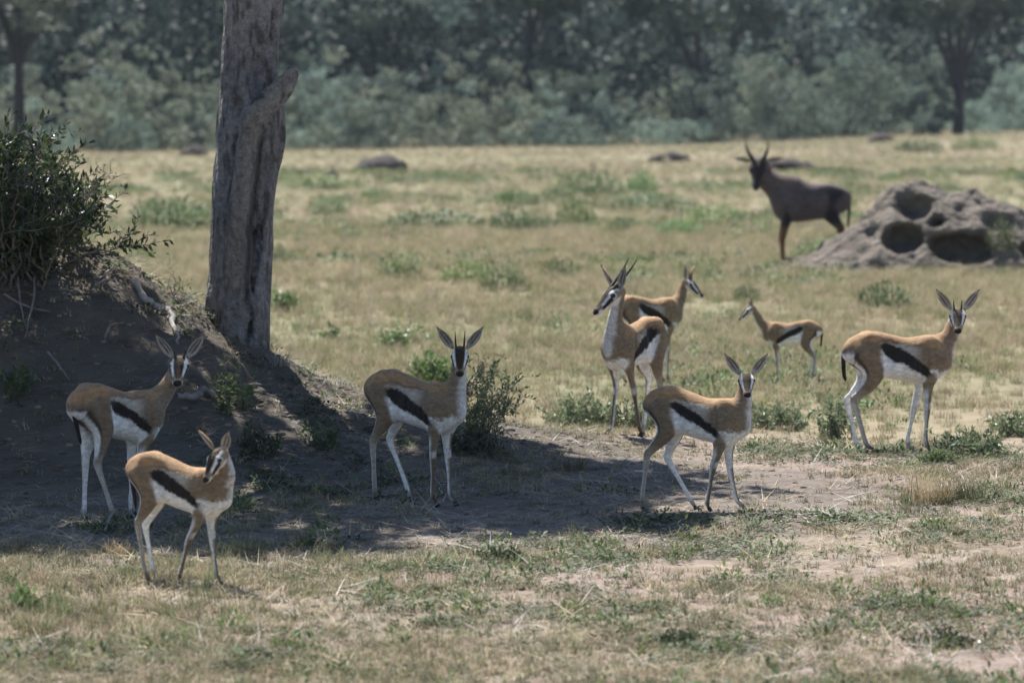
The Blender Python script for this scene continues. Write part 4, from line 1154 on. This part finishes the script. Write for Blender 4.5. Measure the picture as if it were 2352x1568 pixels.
for k, (label, pts) in enumerate([
    ("long bleached twig hanging down the shaded bank face", [(35, 610), (42, 660), (50, 720), (62, 770)]),
    ("forked pale twig on the shaded bank below the bush", [(80, 650), (78, 700), (66, 750), (58, 790)]),
    ("pale twig slanting across the bank under the bush", [(10, 690), (60, 715), (115, 728)]),
    ("short curved twig near the bank's shaded crest", [(215, 675), (240, 660), (268, 655)]),
    ("stout pale stick rising from the bush base", [(225, 655), (250, 635), (272, 612)]),
    ("thin twig low on the shaded bank face", [(110, 820), (135, 850), (160, 885)]),
    ("bent stalk in the shade above the rear-view gazelle's back", [(240, 790), (255, 760), (285, 755)])]):
    wood("dead_twig", label, [face_pt(a, b, .03) for a, b in pts], [.006, .007, .005, .003], "twig")
wood("dead_stick", "short dry stick on soil right of the hornless gazelle", [face_pt(1868, 1180), face_pt(1890, 1190, .03), face_pt(1915, 1196)], [.010, .012, .008], "stick")
wood("fallen_twig", "curved straw-pale twig at the small front gazelle's heels", [face_pt(240, 1225, .01), face_pt(262, 1205, .07), face_pt(295, 1203, .07), face_pt(318, 1215, .03)], [.006, .007, .006, .003], "twig")
# ------------------------------------------------------------------ termite mounds
M_MOUND = material("mound_earth", (0, 0, 0), 0.95, tint=True, noise=(4, 0.22), bump=(13, 1.0, .10), spec=.1)
def mound(name, label, cat, c, lumps, cuts, res, noise=((1.6, .06), (4.0, .05), (10, .03)), col=(.148, .128, .108)):
    L = np.array([l[:3] for l in lumps]); R_ = np.array([l[3:6] for l in lumps])
    F = Field((L - R_).min(0) - .3, (L + R_).max(0) + .3, res)
    for l in lumps: F.ball(l[:3], l[3:6], .35, margin=.6)
    for s_, a in noise: F.noise(s_, a, s_ * 3.3)
    for q in cuts: F.ball(q[:3], q[3:6], .10, cut=True, margin=.3)
    F.noise(noise[-1][0], noise[-1][1], 1.0)
    V, Q = F.mesh(); V = relax(V, Q, 1, .4)
    tc = np.array(col) * (1 + .18 * vnoise(V[:, 0] * 3, V[:, 1] * 3, V[:, 2] * 3) + .12 * vnoise(V[:, 0] * 9, V[:, 1] * 9, V[:, 2] * 9))[:, None]
    return obj(name, new_mesh(name, V, Q, True, M_MOUND, tc), loc=c, label=label, cat=cat)
def big_mound():
    """one continuous heap: a smooth heightfield turned into a solid, burrows scooped out of its face"""
    F = Field((-2.9, -1.9, -.15), (3.0, 1.9, 1.35), .032)
    X, Y = np.meshgrid(F.ax[0], F.ax[1], indexing='ij')
    prof = np.interp(X, [-2.6, -2.0, -1.5, -1.1, -.80, -.55, -.30, -.06, .10, .30, .60, .95, 1.25, 1.7, 2.3, 2.8], [-.04, .04, .17, .40, .68, .90, 1.02, 1.10, 1.06, .97, .95, .90, .78, .52, .2, -.04])
    t = np.where(Y < .25, (.25 - Y) / (1.25 + .25 * np.cos(X)), (Y - .25) / 1.2)
    g = np.clip(1 - np.clip(t, 0, 1.2) ** 1.45, -.1, 1)
    ridge = .07 * vnoise(X * 1.8, Y * 1.8, 4.2) + .05 * vnoise(X * 4.2, Y * 4.2, 7.7) + .025 * vnoise(X * 10, Y * 10, 1.3)
    H = prof * g + ridge * np.clip(prof, 0, .6) * 1.5
    F.f = ((F.ax[2][None, None, :] - H[:, :, None]) * .62).astype(np.float32)
    F.f = np.clip(F.f, -.5, .5)
    for q in [(-.17, -.32, .80, .26, .40, .21), (-.36, -.72, .38, .28, .42, .22), (.36, -.80, .25, .44, .46, .23), (.95, -.42, .60, .24, .26, .13), (-.78, -.42, .50, .12, .22, .14), (.12, -.48, .58, .12, .2, .09), (1.4, -.6, .22, .22, .35, .16), (.62, -.2, .80, .18, .2, .08)]:
        F.ball(q[:3], q[3:6], .07, cut=True, margin=.3)
    F.noise(4.5, .03, 2.0); F.noise(11, .022, 1.0)
    for ax_ in (0, 1):                                       # close the solid at the edge of the grid
        sl_ = [slice(None)] * 3; sl_[ax_] = [0, -1]; F.f[tuple(sl_)] = .5
    F.f[:, :, 0] = .5; F.f[:, :, -1] = .5
    V, Q = F.mesh(); V = relax(V, Q, 1, .3)
    tc = np.array((.158, .136, .114)) * (1 + .18 * vnoise(V[:, 0] * 3, V[:, 1] * 3, V[:, 2] * 3) + .15 * vnoise(V[:, 0] * 9, V[:, 1] * 9, V[:, 2] * 9))[:, None]
    return obj("termite_mound", new_mesh("termite_mound", V, Q, True, M_MOUND, tc), loc=(5.5, 56.8, 0), label="large eroded earth mound full of dark burrow holes beside the dark antelope", cat="mound")
big_mound().scale = (1, 1, 1.08)
for label, px, py, w, hh in [("dark rounded earth mound alone in the far field right of the trunk", 880, 396, 105, 34), ("low grey mound far out above the buck's side of the field", 1540, 372, 75, 16),
                        ("flat dark mound behind the dark antelope's head", 1808, 393, 110, 20), ("small dark mound before the trees at right", 2025, 326, 50, 18), ("grey mound before the trees left of the trunk", 446, 358, 55, 20)]:
    g = on_ground(px, py); s = FPX / g.y; wm, hm = w / s / 2, hh / s * 1.05
    mound("earth_mound", label, "mound", g, [(0, 0, 0, wm, wm, hm), (wm * .3, 0, 0, wm * .6, wm * .7, hm * .8), (-wm * .4, .1, 0, wm * .7, wm, hm * .6)], [], .12, ((1.5, .14), (4, .10)), (.085, .074, .07))

# ------------------------------------------------------------------ trees and thicket behind the field
M_FAR = material("far_leaf", (0, 0, 0), 0.62, tint=True, random_val=.15, random_hue=.02, translucent=.30, spec=.18)
M_FARBARK = material("far_bark", (.03, .027, .026), 0.9, noise=(2, .3))
def crown_mesh(name, seed, rx, rz, n, size, cols, clumps=26, squash=.7, spread_low=.0):
    r = np.random.default_rng(seed); cc, rr = [], []
    for k in range(clumps):
        a = r.uniform(0, 6.283); q = math.sqrt(r.random()); zz = r.uniform(-1, 1) * (1 - q * q) ** .5
        cc.append((math.cos(a) * q * rx, math.sin(a) * q * rx, zz * rz + spread_low * q)); rr.append(r.uniform(.22, .42) * rx * .9)
    V, Q, idx, p = leaf_cloud(cc, rr, n, size, .6, seed=seed, squash=squash, hollow=.15)
    cj = r.uniform(0, 1, clumps)
    c = np.array(cols[0]) + (np.array(cols[1]) - np.array(cols[0])) * np.clip(cj[idx] * .7 + r.random(len(idx)) * .3, 0, 1)[:, None]
    return new_mesh(name, V, Q, False, M_FAR, np.repeat(c, 4, 0))
FOREST = ((.028, .042, .022), (.07, .09, .045)); GREYG = ((.07, .095, .07), (.17, .215, .165)); OLV = ((.06, .075, .035), (.11, .125, .055))
def trunk_mesh(paths):
    VV, QQ, o = [], [], 0
    for pts, r0, r1 in paths:
        P = catmull(pts, 4); v, q = tube(P, np.linspace(r0, r1, len(P)), 7); VV.append(v); QQ.append(q + o); o += len(v)
    return new_mesh("trunk", np.concatenate(VV), np.concatenate(QQ), True, M_FARBARK)
def far_tree(label, px, py, d, H, rx, rz, cols, stems, n=2600, seed=0, size=.42, clumps=26):
    """px, py: foot of the trunk; H: height of the crown's middle; stems: (dx, dz) leaning limbs"""
    g = at(px, py, d); g.z = gz(g.x, g.y)
    E = bpy.data.objects.new("tree", None); COL.objects.link(E); E.location = g
    E["label"] = label; E["category"] = "tree"
    paths = [([(0, 0, -.3), (.1, 0, H * .35), (.0, .1, H)], .42 * H / 8, .14)]
    for dx, z0 in stems: paths.append(([(0, 0, z0), (dx * .5, .2, z0 + (H - z0) * .5), (dx, .3, H + .5)], .28 * H / 8, .09))
    obj("trunk", trunk_mesh(paths), E)
    o = obj("crown", crown_mesh("crown", seed, rx, rz, n, size, cols, clumps), E, loc=(0, 0, H))
    return E
def d_at(px): return float(np.interp(px, [0, 400, 1200, 2000, 2352], [230, 238, 276, 300, 308]))
far_tree("slender dark-trunked tree with pale feathery foliage at the far left", 40, 345, 215, 8.2, 3.2, 3.0, ((.05, .065, .05), (.20, .235, .19)), [(1.6, 4.5), (-1.2, 5)], 2200, 1, .34)  # leaf colours reach extra pale to paint lit edges into the foliage
far_tree("dark round-crowned tree with pale glinting leaf edges right of the trunk", 885, 335, 284, 8.0, 3.9, 3.6, ((.02, .03, .02), (.17, .205, .16)), [(1.2, 3.5), (-1.4, 3.8)], 2600, 2)  # pale end of the leaf colours is a painted highlight on the crown
far_tree("tree with a straight pale trunk in the middle of the wood", 1215, 322, 296, 10.5, 3.4, 2.4, FOREST, [(1, 7)], 2200, 3)
far_tree("massive dark tree with a slanting bare limb", 1600, 318, 300, 9.6, 5.2, 3.4, ((.02, .03, .018), (.06, .075, .045)), [(4.2, 3.0), (-2.2, 4.5)], 3800, 4)
far_tree("dark many-stemmed tree at the far right of the wood", 2200, 300, 292, 9.0, 5.0, 2.9, ((.022, .03, .02), (.08, .10, .07)), [(2.2, 3.0), (-2.4, 3.2), (1.0, 2.6), (-1.0, 3)], 3600, 5)
far_tree("dark flat-topped acacia on the rising ground left of the trunk", 330, 300, 390, 13.0, 4.8, 2.2, OLV, [(2, 7), (-2, 7)], 2600, 6)
far_tree("second dark acacia close behind the trunk", 440, 305, 370, 9.8, 3.8, 2.2, OLV, [(2, 6), (-2, 6)], 2400, 7)
far_tree("dark tree crown between the pale-trunked tree and the glinting one", 1060, 320, 330, 9.6, 3.2, 2.2, ((.022, .03, .02), (.06, .075, .045)), [(1, 6)], 2200, 8)
def far_shrub(label, px, py, d, w, hgt, cols, seed):
    g = at(px, py, d); g.z = gz(g.x, g.y)
    o = obj("shrub", crown_mesh("shrub", seed, w / 2, hgt * .5, 1900, .30, cols, 22, .8), loc=g + Vector((0, 0, hgt * .45)), label=label, cat="shrub")
far_shrub("big dome-shaped grey-green shrub before the dark trees", 2050, 310, 296, 8.5, 7.2, GREYG, 31)
far_shrub("pale green shrub left of the many-stemmed tree", 2135, 306, 292, 4.0, 4.6, GREYG, 32)
far_shrub("pale olive shrub against the trunk's right side", 720, 338, 268, 6.0, 6.5, GREYG, 33)
far_shrub("flat-topped grey-green shrub over dark stems", 1880, 318, 288, 8.0, 4.6, GREYG, 34)

# the wood and thicket as masses
r = np.random.default_rng(77)
cc, rr, cols_ = [], [], []
for k in range(420):                                     # tall wood behind
    px = r.uniform(-350, 2700); d = d_at(px) + 22 + r.uniform(0, 1) ** 1.3 * 210; x = (px - 1176) / FPX * d
    H = r.uniform(6, 14); base = gz(x, d)
    col = r.choice([r.uniform(0, .15), r.uniform(.2, .5), r.uniform(.7, 1.0)], p=[.72, .20, .08])
    for j in range(6):
        cc.append((x + r.normal() * 2.0, d + r.normal() * 2, base + H + r.normal() * 1.5)); rr.append(r.uniform(1.0, 2.2)); cols_.append(col)
for k in range(170):                                      # dark understorey
    px = r.uniform(-350, 2700); d = d_at(px) + 18 + r.uniform(0, 25); x = (px - 1176) / FPX * d
    for j in range(3): cc.append((x + r.normal() * 2, d + r.normal(), gz(x, d) + r.uniform(1, 6))); rr.append(r.uniform(1.4, 2.4)); cols_.append(r.random() * .12)
V, Q, idx, p = leaf_cloud(cc, rr, 100000, .60, .65, seed=9, hollow=.1)
cm = np.array(cols_)[idx]
c = np.array((.007, .011, .008)) + (np.array((.115, .165, .145)) - np.array((.007, .011, .008))) * np.clip(cm * .85 + r.random(len(idx)) * .12, 0, 1)[:, None]
obj("far_woodland", new_mesh("far_woodland", V, Q, False, M_FAR, np.repeat(c, 4, 0)), kind="stuff", label="hazy dark woodland closing off the field")
cc, rr, cols_ = [], [], []
for k in range(135):                                     # grey-green thicket in front
    px = r.uniform(-350, 2700); d = d_at(px) + r.uniform(-6, 16); x = (px - 1176) / FPX * d
    H = r.uniform(1.6, 6.6) * (1 + .2 * math.sin(px * .008)); base = gz(x, d); col = r.random()
    w = r.uniform(1.2, 2.2)
    for j in range(13):
        z_ = r.uniform(.12, 1)
        cc.append((x + r.normal() * w * .7, d + r.normal() * w * .6, base + H * z_ - .3)); rr.append(r.uniform(.35, .95) * (1.1 - .3 * z_)); cols_.append(col)
V, Q, idx, p = leaf_cloud(cc, rr, 95000, .30, .5, seed=10, hollow=.35)
cm = np.array(cols_)[idx]
lo_ = np.array(((.08, .115, .092), (.085, .095, .065), (.045, .058, .045)))[(cm * 7.99).astype(int) % 3]; hi_ = np.array(((.31, .40, .34), (.25, .285, .21), (.17, .215, .175)))[(cm * 7.99).astype(int) % 3]
c = lo_ + (hi_ - lo_) * np.clip(cm * .6 + r.random(len(idx)) * .4, 0, 1)[:, None]
obj("thicket", new_mesh("thicket", V, Q, False, M_FAR, np.repeat(c, 4, 0)), kind="stuff", label="pale grey-green thicket of scrub along the wood's edge")

# ------------------------------------------------------------------ the air over the field
def box_mesh(name, lo, hi, mat):
    V = [(x, y, z) for x in (lo[0], hi[0]) for y in (lo[1], hi[1]) for z in (lo[2], hi[2])]
    Q = [(0, 1, 3, 2), (4, 6, 7, 5), (0, 4, 5, 1), (2, 3, 7, 6), (0, 2, 6, 4), (1, 5, 7, 3)]
    return new_mesh(name, V, np.array(Q), False, mat)
mh = bpy.data.materials.new("haze"); mh.use_nodes = True
mh.node_tree.nodes.remove(mh.node_tree.nodes["Principled BSDF"])
pv = mh.node_tree.nodes.new("ShaderNodeVolumePrincipled")
pv.inputs["Color"].default_value = (.72, .85, 1.0, 1)
pv.inputs["Density"].default_value = .00011
mh.node_tree.links.new(pv.outputs[0], mh.node_tree.nodes["Material Output"].inputs["Volume"])
obj("haze", box_mesh("haze", (-820, -80, -2.0), (820, 1000, 66), mh), kind="stuff", label="thin blue heat haze over the field")
